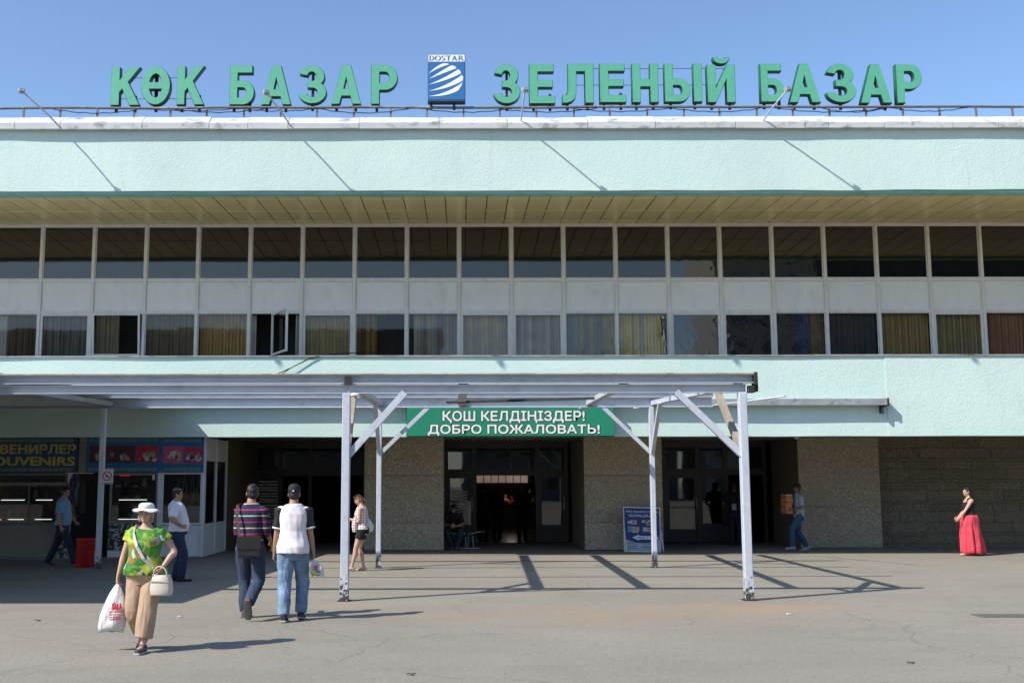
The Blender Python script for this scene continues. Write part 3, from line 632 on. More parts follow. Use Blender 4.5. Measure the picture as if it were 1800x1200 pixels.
def post(p, top, w, d=.15, shoe=True):
    b = MB(); b.box(p.x-w/2, p.x+w/2, p.y-d/2, p.y+d/2, 0, top, .008); o = b.build('post', POSTM, K)
    if shoe: MB().box(p.x-w/2-.004, p.x+w/2+.004, p.y-d/2-.012, p.y-d/2-.001, .0, .34, .003).build('repair_plate', POSTM, o)
    bx('foot_plate', p.x-w*.8, p.x+w*.8, p.y-d*.7, p.y+d*.7, .001, .012, DARKST, o)
fp[0].y = fp[1].y = YA-.02
for p in fp: post(p, za0-.004, .118)
zb0_, zb1_ = zc(716, YB), zc(698, YB)
for i, p in enumerate(bp):
    p.y = YB; post(p, zb0_-.004, .10, .12)
channel(-16.5, bp[2].x+1.3, YB-.05, zb0_, zb1_, STEEL, 'back_beam')
def brace(a, b_, w=.085, h=.1, m=STEEL, name='brace'): return MB().bar(a, b_, w, h, ext=.02).build(name, m, K)
brace((fp[0].x+.05, YA+.0, zc(797, YA)), (xc(710, 697, YA), YA, za0-.0), m=POSTM); brace((fp[1].x-.05, YA, zc(797, YA)), (xc(1190, 692, YA), YA, za0), m=POSTM)
brace((fp[0].x+.01, YA+.09, zc(790, YA)), (fp[0].x-.0, YA+1.15, za0+.1), m=RUSTY); brace((fp[1].x-.03, YA+.09, zc(785, YA)), (fp[1].x-.1, YA+1.15, za0+.1), m=RUSTY)
brace((bp[1].x+.04, YB, zc(795, YB)), (xc(752, 716, YB), YB, zb0_), .075, .08, POSTM); brace((bp[2].x-.04, YB, zc(795, YB)), (xc(1060, 714, YB), YB, zb0_), .075, .08, POSTM)
brace((bp[1].x-.0, YB-.07, zc(793, YB)), (bp[1].x-.02, YB-.95, zb0_+.02), .075, .08); brace((bp[2].x+.0, YB-.07, zc(795, YB)), (bp[2].x+.02, YB-.95, zb0_+.02), .075, .08)
# purlins along the front, rafters across
def zy(y): return za1+(zb1_-za1)*(y-YA)/(YB-YA)
for y in (19.15, 21.4, 25.4): channel(-16.5, bp[2].x+.9, y, zy(y)-.10, zy(y), STEEL, 'purlin', .06)
for x0_, x1_, ww in ((fp[0].x, bp[1].x, .16), (.02, -.02, .16), (2.5, 2.75, .14), (fp[1].x-.02, bp[2].x, .13), (-7.3, -7.5, .14), (-13, -13, .14)):
    b = MB(); b.bar((x0_, YA+.07, zy(YA)-.14), (x1_, 25.3, zy(25.3)-.12), ww, .09); b.build('rafter', STEEL, K)
MB().bar((xc(785, 700, 22), 22.0, zc(707, 22)), (xc(1045, 700, 21), 21.0, zc(700, 21)), .05, .05).build('loose_bar', DARKST, K)
MB().tube([(xc(1240, 715, 24.5), 24.5, zc(715, 24.5)), (xc(1380, 690, 22), 22.0, zc(697, 22))], .02, 6).build('tie_rod', STEEL, K)
# covered part of the canopy at the left: ribbed sheets
sh = plain('roof_sheet', (.30, .31, .32), .6, .15, 2, dirt=(.1, .09, .08), dirtamt=.6)
def ribbed(xa, xb, ya, yb, za, zb_, n):
    vs, fs = [], []
    for i in range(n+1):
        x = xa+(xb-xa)*i/n; h = .03*(i % 2)
        vs += [(x, ya, za+h), (x-(0), yb, zb_+h)]
    for i in range(n): fs.append((2*i, 2*i+1, 2*i+3, 2*i+2))
    me = bpy.data.meshes.new('roof_sheet'); me.from_pydata(vs, [], fs); return me
xe0, xe1 = -7.42, -6.72; x = -30; i = 0  # sheets run on unseen to the far left, added to deepen the shade
zfr, zbk = 3.37, 3.62
while x < xe1-.1:
    xb_ = min(x+1.1, xe1)
    o = link('roof_sheet', ribbed(x, xb_, 14.7, YL-.005, zfr, zbk+.0, 14), sh, K)
    if xb_ > -7.4:
        for v in o.data.vertices:
            if v.co.y < 20 and v.co.x > xe0: v.co.x = xe0+(v.co.x-xe0)*.2
    x += 1.1
bx('sheet_backing', -30, -11.5, 14.72, YL-.01, zfr+.02, zfr+.05, plain('canopy_underside', (.07, .075, .08)), K)
for y in (14.9,): bx('roof_joist', -16.4, xe0-.02, y, y+.08, zfr-.2, zfr-.1, STEEL, K)

# ================================================================ welcome banner
o = empty('welcome_banner', 'wide green banner over the middle entrance with two lines of white welcome lettering', 'banner')
YBn = YL-.27
a, c = P(715, 740, YBn).x, P(1080, 740, YBn).x; t_, b_ = zc(716, YBn), zc(766, YBn)
bx('banner_panel', a, c, YBn, YL-.06, b_, t_, GREENB, o, .004)
bx('banner_rim', a-.02, c+.02, YL-.058, YL-.03, b_-.015, t_+.015, plain('rim_dark_green', (.01, .09, .05)), o)
for s, xa_, xb_, ya_, yb_ in (('ҚОШ КЕЛДІҢІЗДЕР!', 778, 1028, 721, 744), ('ДОБРО ПОЖАЛОВАТЬ!', 752, 1054, 745, 766)):
    boldtext(s, P(xa_, 740, YBn).x-.016, P(xb_, 740, YBn).x+.016, zc(yb_, YBn)-.006, zc(ya_, YBn)+.006, YBn-.004, plain('dark_print', (.02, .03, .03)), o, .018, name='lettering_outline')
    boldtext(s, P(xa_, 740, YBn).x, P(xb_, 740, YBn).x, zc(yb_, YBn)+.01, zc(ya_, YBn)-.01, YBn-.010, WHITEP, o, .007)

# loose cables and pipe on the ledge
o = MB(); 
for s in (0, .1):
    o.tube([P(485+s*90, 658, YL-.06), P(512, 646, YL-.08), P(545, 629+s*10, YL-.06), P(580, 622, YL-.02), P(640, 619, YL+.1), P(700, 622, YL+.2)], .011, 5)
o.build('loose_cable', BLACK, label='slack black cables hanging over the ledge edge below the windows', cat='cable')
pb = empty('wall_pipe', 'thin pale pipe with a tangle of wires in front of a lower window', 'pipe', (xc(1169, 590, YW-.25), YW-.25, zL1))
MB().tube([(0, 0, 0), (-.01, 0, .55), (-.06, 0, .95), (-.09, 0, 1.12), (-.02, 0, 1.2)], .022, 7).build('pipe', ALU, pb)
MB().tube([(-.05, -.02, 1.15), (-.1, -.02, 1.0), (.02, -.03, .8), (-.02, -.02, .5), (.05, -.02, .1), (.3, -.02, .03)], .01, 5).tube([(-.1, -.02, 1.2), (-.07, -.02, .9), (-.08, -.02, .7)], .02, 5).build('wire', BLACK, pb)

# ================================================================ souvenir shops at the left
YH = 26.45
SH = empty('souvenir_kiosk', 'white framed souvenir kiosk with display windows under the blue photo banner', 'kiosk')
hT = zc(767, YH)
def X(px, y=YH): return xc(px, 900, y)
def Z(py, y=YH): return zc(py, y)
zb = .03
def frame(x0, x1, z0, z1, w=.06, y=YH, m=PVC, name='window_frame', par=SH, d=.06):
    f = MB()
    for q in ((x0, x0+w, z0, z1), (x1-w, x1, z0, z1), (x0+w, x1-w, z0, z0+w), (x0+w, x1-w, z1-w, z1)): f.box(q[0], q[1], y-d/2, y+d/2, q[2], q[3], .004)
    return f.build(name, m, par)
def pane(x0, x1, z0, z1, par, y=YH, m=SHOPG): return MB().quad((x0, y, z0), (x1, y, z0), (x1, y, z1), (x0, y, z1)).build('pane', m, par)
zsill = Z(920); zwt = Z(830)
# left bay with a wide window over a pale counter front
xL = -12.5
fr = frame(xL, X(117), zsill, zwt, .05, m=plain('brown_window_frame', (.16, .13, .10), .6)); pane(xL+.05, X(117)-.05, zsill+.05, zwt-.05, fr)
bx('window_bar', X(50)-.02, X(50)+.02, YH-.02, YH+.02, zsill+.05, Z(852), plain('bar_brown', (.16, .13, .10)), SH); bx('window_bar', xL+.05, X(117)-.05, YH-.025, YH+.025, Z(852), Z(846), plain('bar_brown2', (.2, .16, .12)), SH)
bx('counter_front', xL, X(117), YH-.02, YH+.03, zb, zsill-.01, plain('counter_panel', (.20, .19, .17), .6, .1), SH)
bx('frame_post', X(118), X(124), YH-.04, YH+.04, zb, hT, PVC, SH)
# door opening, wall piece above
bx('wall_piece', X(134), X(147), YH+.02, YH+.06, Z(829), hT, plain('beige_panel', (.40, .35, .30)), SH)
# middle bay
fr = frame(X(192), X(277), Z(918), Z(830), .05, m=plain('brown_grey_frame', (.26, .22, .19))); pane(X(192)+.05, X(277)-.05, Z(918)+.05, Z(830)-.05, fr)
CAMO, n_, b_n = newmat('black_white_patterned_film'); v = coords(n_); vo = N(n_, 'ShaderNodeTexNoise', {'Vector': v, 'Scale': 9.0, 'Detail': 2.5, 'Distortion': 1.6}).outputs[0]
n_.links.new(mix(n_, rng(n_, vo, .5, .53), (.02, .02, .022), (.36, .37, .38)), b_n.inputs['Base Color'])
bx('patterned_panel', X(192), X(277), YH-.02, YH+.03, Z(965), Z(918)-.01, CAMO, SH); bx('plinth_panel', X(192), X(277), YH-.025, YH+.035, zb, Z(966), PVC, SH)
bx('patterned_panel', X(112), X(131), YH-.32, YH-.28, zb, Z(905), CAMO, SH)
bx('frame_post', X(277)+.0, X(283), YH-.05, YH+.05, zb, hT, PVC, SH)
# right bay: pvc window over a pvc panel
fr = frame(X(283), X(355), Z(921), Z(829), .045); pane(X(283)+.045, X(355)-.045, Z(921)+.045, Z(829)-.045, fr)
frame(X(283), X(355), zb+.01, Z(922), .05); bx('lower_panel', X(283)+.05, X(355)-.05, YH-.008, YH+.02, zb+.06, Z(922)-.05, PVC, SH)
bx('corner_post', X(355)+.002, X(359), YH-.05, YH+.05, zb, hT, PVC, SH)
# side wall going back
xs = X(359)-.03; zs1 = Z(922); zs2 = Z(806)
for y0_, y1_, dark in ((YH+.05, YH+1.25, 1), (YH+1.26, YH+2.5, 1)):
    f = MB()
    for q in ((y0_, y0_+.05, zb, hT), (y1_-.05, y1_, zb, hT), (y0_+.05, y1_-.05, zs1-.03, zs1+.03), (y0_+.05, y1_-.05, zs2-.03, zs2+.03), (y0_+.05, y1_-.05, zb, zb+.06)): f.box(xs-.03, xs+.03, q[0], q[1], q[2], q[3], .003)
    fr = f.build('side_frame', PVC, SH)
    MB().quad((xs, y0_+.05, zs1+.03), (xs, y1_-.05, zs1+.03), (xs, y1_-.05, zs2-.03), (xs, y0_+.05, zs2-.03)).build('pane', SHOPG, fr)
    bx('side_panel', xs-.012, xs+.012, y0_+.05, y1_-.05, zb+.06, zs1-.03, PVC, SH); bx('side_panel', xs-.012, xs+.012, y0_+.05, y1_-.05, zs2+.03, hT-.01, PVC, SH)
bx('kiosk_floor', xL, xs, YH-.35, YH+2.6, .004, .03, plain('kiosk_floor', (.2, .2, .19)), SH)
bx('kiosk_back_wall', xL, xs, YH+2.5, YH+2.6, .03, hT, plain('kiosk_wall_dark', (.06, .058, .055)), SH); bx('kiosk_ceiling', xL, xs, YH+.07, YH+2.6, hT-.06, hT, WALLIN, SH)
# lit glass shelves
TUBE = plain('lit_tube', (.9, .92, .9), .5, .02, emit=.9)
SHELF = plain('glass_shelf_edge', (.12, .14, .13), .3)
for (a, c, y) in ((2, 43, YH+.5), (63, 92, YH+.5), (209, 258, YH+.5)):
    xa_, xb_ = X(a, y), X(c, y)
    for py in (857, 877, 911, 930):
        z = Z(py, y); bx('shelf', xa_-.25, xb_+.2, y-.0, y+.34, z+.022, z+.034, SHELF, SH)
        if py in (877, 911): tag(MB().tube([(xa_, y-.03, z), (xb_, y-.03, z)], .008, 6).build('shelf_light', TUBE, SH))
    bx('cabinet_back', xa_-.3, xb_+.25, y+.4, y+.43, Z(935, y), Z(840, y), WALLIN, SH)
bx('ceiling_light', X(22), X(58), YH+1.2, YH+1.28, hT-.12, hT-.07, TUBE, SH)
bx('red_sign', X(205), X(222), YH+.15, YH+.17, Z(835), Z(832), plain('red_lit_sign', (.6, .02, .02), emit=.6), SH)
text('1', X(266), X(270), Z(842), Z(832), YH-.004, WHITEP, SH, .03)
# souvenirs on the shelves
sv = []
cols = [(.35, .3, .22), (.22, .1, .07), (.5, .48, .42), (.12, .16, .22), (.3, .24, .08), (.06, .06, .06)]
for i, c_ in enumerate(cols):
    pr = [[(.0, 0), (.035, 0), (.05, .05), (.03, .1), (.018, .13), (.026, .15)], [(.0, 0), (.04, 0), (.042, .06), (.03, .08), (.034, .11), (.015, .15)], [(.0, 0), (.06, .0), (.075, .03), (.07, .04), (.02, .045), (.01, .06)]][i % 3]
    mm = MB().lathe(pr[1:], 10).mesh('souvenir'); mm.materials.append(plain('souvenir_glaze', c_, .35, .3, 20)); sv.append(mm)
for (a, c, y) in ((-6, 45, YH+.6), (58, 96, YH+.6), (205, 262, YH+.6)):
    for py in (857, 877, 911, 930):
        x = X(a, y)
        while x < X(c, y):
            o = link('souvenir', rnd.choice(sv), None); o.location = (x, y+rnd.uniform(0, .12), Z(py, y)+.035); s = rnd.uniform(.8, 1.5); o.scale = (s, s, s)
            tag(o, 'small dark pot or figure on a lit shelf behind the kiosk glass', 'souvenir', 'souvenirs on the kiosk shelves'); x += rnd.uniform(.13, .3)
# bags and strings behind the right bay, a round plate below
for px in (303, 316, 330, 341):
    o = empty('hanging_bag', {303: 'leftmost', 316: 'second', 330: 'third', 341: 'rightmost'}[px]+' tan bag hanging on strings behind the right kiosk window', 'bag', (X(px), YH+.4, 0), group='bags hanging in the kiosk window')
    MB().ball((0, 0, Z(876)), (.11, .05, .17)).build('pouch', plain('tan_bag', (.24, .17, .09), .8), o)
    MB().tube([(-.05, 0, Z(866)), (0, 0, Z(832)), (.05, 0, Z(866))], .006, 5).build('string', WHITEP, o)
M = Matrix.Translation((X(333), YH+.35, Z(903))) @ Matrix.Rotation(R(90), 4, 'X')
me = MB().lathe([(.02, .03), (.14, .03), (.22, .0), (.235, .0), (.235, .012), (.15, .045), (.02, .045)], 24).mesh('plate'); me.transform(M)
link('wall_plate', me, plain('dark_plate', (.09, .09, .07), .3, .4, 20), label='large round dark plate standing low behind the right kiosk window', cat='plate')
# clothes rack in the doorway
o = empty('hanging_clothes', 'bunch of purple, blue and brown garments hanging at the kiosk doorway', 'clothes', (X(133), YH-.05, 0))
for i, (px, ya, yb, c_, w_) in enumerate(((127, 838, 893, (.10, .05, .13), .13), (135, 832, 905, (.05, .05, .09), .12), (142, 845, 890, (.12, .16, .22), .10), (131, 885, 912, (.22, .13, .05), .10), (148, 842, 900, (.03, .03, .03), .09))):
    zz0, zz1 = Z(yb), Z(ya); rg = []
    for j in range(7):
        z = zz1+(zz0-zz1)*j/6; rg.append([(X(px)-X(133)+math.cos(t)*w_*(.4+.6*min(1, j/2))*(1+.15*math.sin(5*t+j)), -.04*i+math.sin(t)*.07, z) for t in [k*math.pi/8 for k in range(16)]])
    MB().loft(rg).build('garment', plain('garment_cloth', c_, .9, .3, 8), o)
MB().tube([(-.25, 0, Z(830)), (.4, 0, Z(830))], .012, 6).build('rack_bar', ALU, o)
bx('door_edge', X(176), X(181), YH-.02, YH+.04, zb, hT, DARK, SH)

# blue banners over the kiosk
BB = plain('banner_sky_blue', (.0, .10, .24), .6, .1, 2); BB2 = plain('banner_deep_blue', (.005, .045, .14), .6, .1, 2); YEL = plain('banner_yellow', (.42, .34, .03), .6, .1)
ORN = plain('banner_ornament', (.26, .28, .08), .6, .1)
def bann(px0, px1, m, label, y=YH-.1, pt=766, pb_=829):
    o = empty('shop_banner', label, 'banner'); a, c, b0, t0 = X(px0, y), X(px1, y), Z(pb_, y), Z(pt, y)
    bx('banner_panel', a, c, y, y+.03, b0, t0, m, o)
    for z in (b0+.07, t0-.09):
        f = MB(); x = a+.05
        while x < c-.12:
            for q in ((0, .12, -.035, -.025), (0, .12, .025, .035), (0, .01, -.025, .025), (.11, .12, -.025, .025), (.03, .09, -.008, .008), (.055, .065, -.02, .02), (.12, .15, -.005, .005)): f.box(x+q[0], x+q[1], y-.004, y-.001, z+q[2], z+q[3])
            x += .15
        f.build('ornament_strip', ORN, o)
    return o
o = bann(-58, 131, BB2, 'dark blue banner reading СУВЕНИРЛЕР SOUVENIRS in yellow, over the left kiosk window')
y = YH-.1
text('СУВЕНИРЛЕР', X(-40, y), X(129, y), Z(796, y), Z(779, y), y-.005, YEL, o, .03)
text('SOUVENIRS', X(-33, y), X(128, y), Z(817, y), Z(801, y), y-.005, YEL, o, .03)
def photo(o, a, c, t0, b0, bgc, seed, y):
    r = random.Random(seed); x0_, x1_, z0_, z1_ = X(a, y), X(c, y), Z(b0, y), Z(t0, y)
    bx('photo_print', x0_, x1_, y-.005, y-.001, z0_, z1_, plain('photo_backdrop', bgc, .6, .25, 3), o)
    pal = [plain('photo_pale', (.42, .42, .38), .6, .3, 25), plain('photo_grey', (.16, .17, .17), .6, .4, 25), plain('photo_tan', (.32, .24, .12), .6, .4, 25), plain('photo_black', (.03, .02, .02), .6)]
    for i in range(16):
        cx_ = x0_+(x1_-x0_)*r.uniform(.15, .85); w_ = (z1_-z0_)*r.uniform(.06, .17); h_ = w_*r.uniform(.7, 1.9); cz = z0_+h_+.02+(z1_-z0_-2*h_)*r.uniform(0, .5)*(1-abs(cx_-(x0_+x1_)/2)/(x1_-x0_))
        pts = [(min(max(cx_+w_*math.cos(t)*(1+.25*math.sin(3*t+i)), x0_+.01), x1_-.01), min(max(cz+h_*math.sin(t), z0_+.01), z1_-.01)) for t in [k*.524 for k in range(12)]]
        b = MB(); b._f([b.bm.verts.new((p[0], y-.006-.0005*i, p[1])) for p in pts]); b.build('printed_item', pal[i % 4], o)
o = bann(148, 279, BB, 'bright blue banner with two photo prints of crafts, behind the canopy post')
photo(o, 153, 233, 782, 812, (.07, .012, .018), 1, YH-.1); photo(o, 236, 275, 782, 812, (.33, .012, .02), 2, YH-.1)
o = bann(281, 355, BB, 'short blue banner with a pink and a red photo print at the kiosk corner')
photo(o, 284, 319, 783, 813, (.45, .06, .12), 3, YH-.1); photo(o, 322, 353, 785, 813, (.38, .015, .03), 4, YH-.1)

# no smoking sign on the post
p = bp[0]; y = p.y-.068
o = empty('no_smoking_sign', 'small white no smoking sign on the post in front of the kiosk', 'sign')
a, c, t0, b0 = xc(178, 835, y), xc(199, 835, y), zc(822, y), zc(849, y)
bx('sign_plate', a, c, y, y+.006, b0, t0, plain('sign_white', (.6, .6, .6)), o)
cx_, cz, r_ = (a+c)/2, (b0+t0)/2+.005, (c-a)*.40
fm = flat([arc(0, 0, 1, 1, 0, 355, 40), arc(0, 0, .78, .78, 0, 355, 40)]); 
fitmesh(fm, cx_-r_, cx_+r_, cz-r_, cz+r_, y-.004); link('red_ring', fm, plain('sign_red', (.5, .02, .02)), o)
fm = flat([st(-.62, .62, .62, -.62, .2)]); fitmesh(fm, cx_-r_*.68, cx_+r_*.68, cz-r_*.68, cz+r_*.68, y-.003); link('red_bar', fm, bpy.data.materials['sign_red'], o)
MB().box(cx_-r_*.45, cx_+r_*.4, y-.003, y-.001, cz-r_*.2, cz-.0).box(cx_-r_*.1, cx_+.0, y-.0035, y-.001, cz, cz+r_*.4).build('cigarette_symbol', BLACK, o)
for q in (b0+.012, t0-.022): bx('caption_line', a+.02, c-.02, y-.002, y, q, q+.01, BLACK, o)

# red bin
g = G(151, 996); o = empty('trash_bin', 'round red metal bin between the kiosk door and the canopy post', 'bin', (g.x, g.y, 0))
RED = plain('red_bin_paint', (.42, .015, .015), .45, .1, 3, dirt=(.1, .01, .01), dirtamt=.5)
MB().lathe([(.20, 0), (.215, .02), (.215, .56), (.225, .575), (.225, .6), (.205, .6), (.2, .1)], 28).build('drum', RED, o)
MB().lathe([(.222, .30), (.222, .315)], 28).build('hoop', RED, o)
bx('slot', -.09, .04, -.222, -.214, .47, .485, plain('slot_grey', (.2, .1, .1)), o)

# A-frame board
YAb = 28.5; gx = xc(1128, 968, YAb); o = empty('advertising_board', 'blue and white folding pavement board leaning beside the pillar, partly behind a canopy post', 'sign', (0, 0, 0))
a, c = xc(1097, 930, YAb), xc(1160, 930, YAb); t0, b0 = zc(884, YAb), zc(960, YAb)
Mt = Matrix.Translation((0, YAb, 0)) @ Matrix.Rotation(R(-9), 4, 'X') @ Matrix.Rotation(R(1.5), 4, 'Y') @ Matrix.Translation((0, -YAb, 0))
def lb(name, m, x0, x1, y0, y1, z0, z1): 
    return MB().box(x0, x1, y0, y1, z0, z1, M=Mt).build(name, m, o)
lb('poster_panel', plain('poster_blue', (.02, .04, .20), .4, .05), a, c, YAb, YAb+.012, b0, t0)
LB = plain('poster_pale', (.42, .47, .55), .4, .05)
fm = flat([[(0, 0), (1, 0), (1, .32)]+[(1-i/12, .32-.11*math.sin(math.pi*i/12)) for i in range(1, 12)]+[(0, .32)]]); fitmesh(fm, a+.01, c-.01, b0+.01, b0+(t0-b0)*.27, YAb-.003, Mt); link('poster_footer', fm, LB, o)
W3 = c-a; H3 = t0-b0
for s, u0, u1, v0, v1 in (('ҮЙГЕ АРНАЛҒАН ТОҚЫМА', .05, .97, .88, .945), ('ТЕКСТИЛЬ ДЛЯ ДОМА', .12, .92, .78, .845)): text(s, a+W3*u0, a+W3*u1, b0+H3*v0, b0+H3*v1, YAb-.003, WHITEP, o, .015, M=Mt)
fm = flat([[(0, .5), (.26, 1), (.26, .78), (1, .78), (1, .22), (.26, .22), (.26, 0)]]); fitmesh(fm, a+W3*.22, a+W3*.95, b0+H3*.24, b0+H3*.38, YAb-.004, Mt); link('poster_arrow', fm, WHITEP, o)
text('қабат 2 этаж', a+W3*.34, a+W3*.92, b0+H3*.285, b0+H3*.335, YAb-.006, BLACK, o, .01, M=Mt)
for i, (u, v, w_, h_, c_) in enumerate(((.10, .63, .1, .06, (.5, .5, .5)), (.18, .62, .17, .09, (.55, .5, .48)), (.22, .64, .08, .05, (.5, .12, .08)), (.36, .62, .1, .07, (.06, .05, .08)), (.50, .66, .3, .06, (.55, .54, .5)), (.56, .68, .1, .04, (.5, .08, .08)), (.62, .60, .28, .09, (.3, .3, .1)), (.70, .62, .1, .06, (.1, .1, .15)),
        (.10, .44, .2, .13, (.12, .3, .42)), (.22, .42, .18, .14, (.3, .42, .36)), (.30, .46, .12, .09, (.5, .35, .15)), (.52, .45, .16, .10, (.4, .5, .5)), (.64, .44, .24, .11, (.5, .3, .38)), (.68, .49, .1, .04, (.4, .04, .06)))):
    lb('printed_item', plain('print_colour', c_, .5, .3, 20), a+W3*u, a+W3*(u+w_), YAb-.004-i*.0004, YAb-.001, b0+H3*v, b0+H3*(v+h_))
for v in (.05, .08, .11, .16, .19):
    for u0, u1 in ((.08, .40), (.5, .9)): lb('small_print', BLACK, a+W3*u0, a+W3*(u1-rnd.uniform(0, .1)), YAb-.006, YAb-.003, b0+H3*v, b0+H3*(v+.008))
for q in ((a-.015, a+.005, b0-.02, t0+.02), (c-.005, c+.015, b0-.02, t0+.02), (a, c, b0-.025, b0), (a, c, t0, t0+.02)): lb('frame_tube', ALU, q[0], q[1], YAb-.008, YAb+.015, q[2], q[3])
for x_, dx in ((a+.0, .03), (a+.01, .12), (c-.0, .06), (c-.02, -.02)):
    i = (dx in (.12, -.02)); MB().tube([Mt @ Vector((x_, YAb+.01, b0+H3*.6)), (x_+dx, YAb-(.16 if not i else -.35), 0)], .011, 6).build('leg', ALU, o)
# yellow box, cameras, lamp domes
bx('wall_box', xc(1157, 897, YG-.05), xc(1164, 897, YG-.05)+.02, YG-.07, YG-.008, zc(904, YG), zc(891, YG), plain('yellow_box', (.5, .33, .02), .5), None, .008, label='small yellow box on the pillar right of the advertising board', cat='box')
for px, py, y, lab in ((1400, 771, 29.3, 'small white dome camera under the fascia near the right-hand pillar'), (347, 760, YH-.2, 'small white dome lamp above the corner of the kiosk banner')):
    o = empty('dome_camera', lab, 'camera', P(px, py, y), group='dome cameras')
    MB().lathe([(.03, .09), (.06, .08), (.065, .0), (.03, 0)], 14).build('housing', PVC, o); MB().ball((0, 0, -.01), (.045, .045, .05)).build('dome', plain('smoked_dome', (.08, .08, .08), .1), o)
o = empty('spotlight', 'small round spotlight under the canopy beam at the left front post', 'lamp', (fp[0].x+.12, YA-.02, za0-.0)); MB().lathe([(.03, -.0), (.09, -.02), (.095, -.035), (.04, -.04)], 14).build('shade', ALU, o); MB().ball((0, 0, -.035), (.04, .04, .015)).build('bulb', WHITEP, o)
# drain cover and litter on the asphalt
g = G(1757, 1082); bx('drain_cover', g.x-.30, g.x+.5, g.y-.16, g.y+.18, .001, .008, plain('cast_iron_dark', (.12, .11, .095), .8, .3, 12, .4, 60), None, label='dark rectangular drain cover in the asphalt at the right', cat='drain cover')
for px, py, s, c_, lab in ((1602, 1166, .035, (.05, .045, .04), 'small dark scrap of litter on the asphalt in the lower right'), (66, 1091, .04, (.08, .07, .05), 'dry leaf on the asphalt at the lower left'), (722, 1186, .04, (.1, .09, .07), 'brown leaf near the bottom edge left of centre'), (316, 1085, .03, (.6, .6, .56), 'tiny white paper scrap right of the walking woman'), (1388, 1080, .035, (.6, .6, .58), 'tiny white scrap right of the front canopy post')):
    g = G(px, py); me = MB().loft([[(math.cos(t)*s*(1+.3*math.sin(3*t)), math.sin(t)*s*.5, z+.015*abs(math.cos(t*1.5))) for t in [k*.524 for k in range(12)]] for z in (.002, .006)], False).mesh('litter_scrap')
    o = link('litter_scrap', me, plain('scrap_colour', c_), label=lab, cat='litter'); o.location = (g.x, g.y, .001)
b = MB(); r = random.Random(3)
for i in range(900):
    x = r.uniform(-9, 13); y = r.uniform(9.5, 27); s = r.uniform(.003, .009)
    b.ball((x, y, s*.5), (s, s, s*.7), sub=0 or 1)
b.build('grit', plain('grit', (.3, .28, .25), .9, .4, 2), label='scattered grit and small stones on the asphalt', cat='grit', kind='stuff')
# inside the hall: fruit stall and green wheelie bin
g = (xc(893, 880, 42), 42); o = empty('fruit_stall', 'fruit stall with orange and yellow piles deep inside the middle entrance', 'stall', (g[0], g[1], 0))
bx('counter', -1.6, 1.6, -.3, .5, 0, .75, WALLIN, o); b = MB()
for i in range(3): MB().box(-1.5, 1.5, -.3+.25*i, -.05+.25*i, .75+.12*i, .8+.12*i).build('tray', DARK, o)
fc = [plain('fruit_orange', (.8, .25, .02), .5, .2), plain('fruit_yellow', (.8, .6, .04), .5, .2), plain('fruit_red', (.6, .05, .03), .5, .2), plain('fruit_green', (.2, .4, .05), .5, .2)]
for j, m in enumerate(fc):
    b = MB()
    for i in range(28):
        x = r.gauss(-.9+.55*j, .2); b.ball((x, r.uniform(-.25, .3), .85+abs(r.gauss(0, .16))+.12), (.06, .06, .06), sub=1)
    b.build('fruit_pile', m, o, kind='stuff')
o = empty('hanging_lamp', 'small lit lamp hanging over the fruit stall deep inside the hall', 'lamp', (g[0]+.1, 41.6, 2.1))
MB().ball((0, 0, 0), (.05, .05, .05)).build('bulb', plain('lit_bulb', (1, .95, .8), emit=6), o); MB().tube([(0, 0, .05), (0, 0, 1.48)], .01, 5).build('cord', BLACK, o)
pl = bpy.data.lights.new('stall_light', 'POINT'); pl.energy = 4; pl.color = (1, .9, .7); pl.shadow_soft_size = .06; po = bpy.data.objects.new('stall_light', pl); COL.objects.link(po); po.location = (0, -.1, -.12); po.parent = o
o = empty('wheelie_bin', 'green wheeled bin standing inside the right entrance', 'bin', (xc(1200, 925, 33.6), 33.6, .03)); gm = plain('bin_green', (.02, .28, .06), .5)
MB().loft([[(-.2, -.2, .05), (.2, -.2, .05), (.2, .2, .05), (-.2, .2, .05)], [(-.29, -.27, .9), (.29, -.27, .9), (.29, .3, .9), (-.29, .3, .9)]], False).build('tub', gm, o)
MB().box(-.31, .31, -.3, .33, .905, .96, .02).build('lid', gm, o)
for s in (-1, 1): MB().tube([(s*.2-.03, .25, .1), (s*.2+.03, .25, .1)], .1, 14).build('wheel', BLACK, o)
# seat under the sitting man: a folded metal hand cart
o = empty('metal_cart', 'low metal frame cart beside the middle door under the seated man', 'cart', (xc(797, 968, 29.9), 29.95, .0)); T_ = plain('cart_tube', (.35, .36, .36), .4)
b = MB()
for q in ([(-.25, -.2, 0), (-.27, -.2, .52)], [(-.19, -.2, 0), (-.2, -.2, .5)], [(.33, -.2, .0), (.33, -.2, .33)], [(.55, -.2, 0), (.5, -.2, .36)], [(-.27, -.2, .42), (.3, -.2, .4)], [(-.2, -.2, .02), (.72, -.2, .03)], [(-.27, .2, .42), (.3, .2, .4)], [(-.25, .2, 0), (-.27, .2, .5)], [(.4, .2, 0), (.4, .2, .4)], [(.4, -.2, .4), (.75, -.2, .47)], [(.3, -.2, .4), (.3, .2, .4)], [(-.27, -.2, .42), (-.27, .2, .42)]): MB().tube(q, .016, 6).build('frame_tube', T_, o)
MB().box(-.27, .32, -.19, .2, .425, .445).build('seat', DARK, o)
for p in ((.8, -.2, .47), (.62, -.2, .22)): me = MB().tube([(p[0], p[1]-.02, p[2]), (p[0], p[1]+.02, p[2])], .05, 14).build('wheel', DARKST, o)
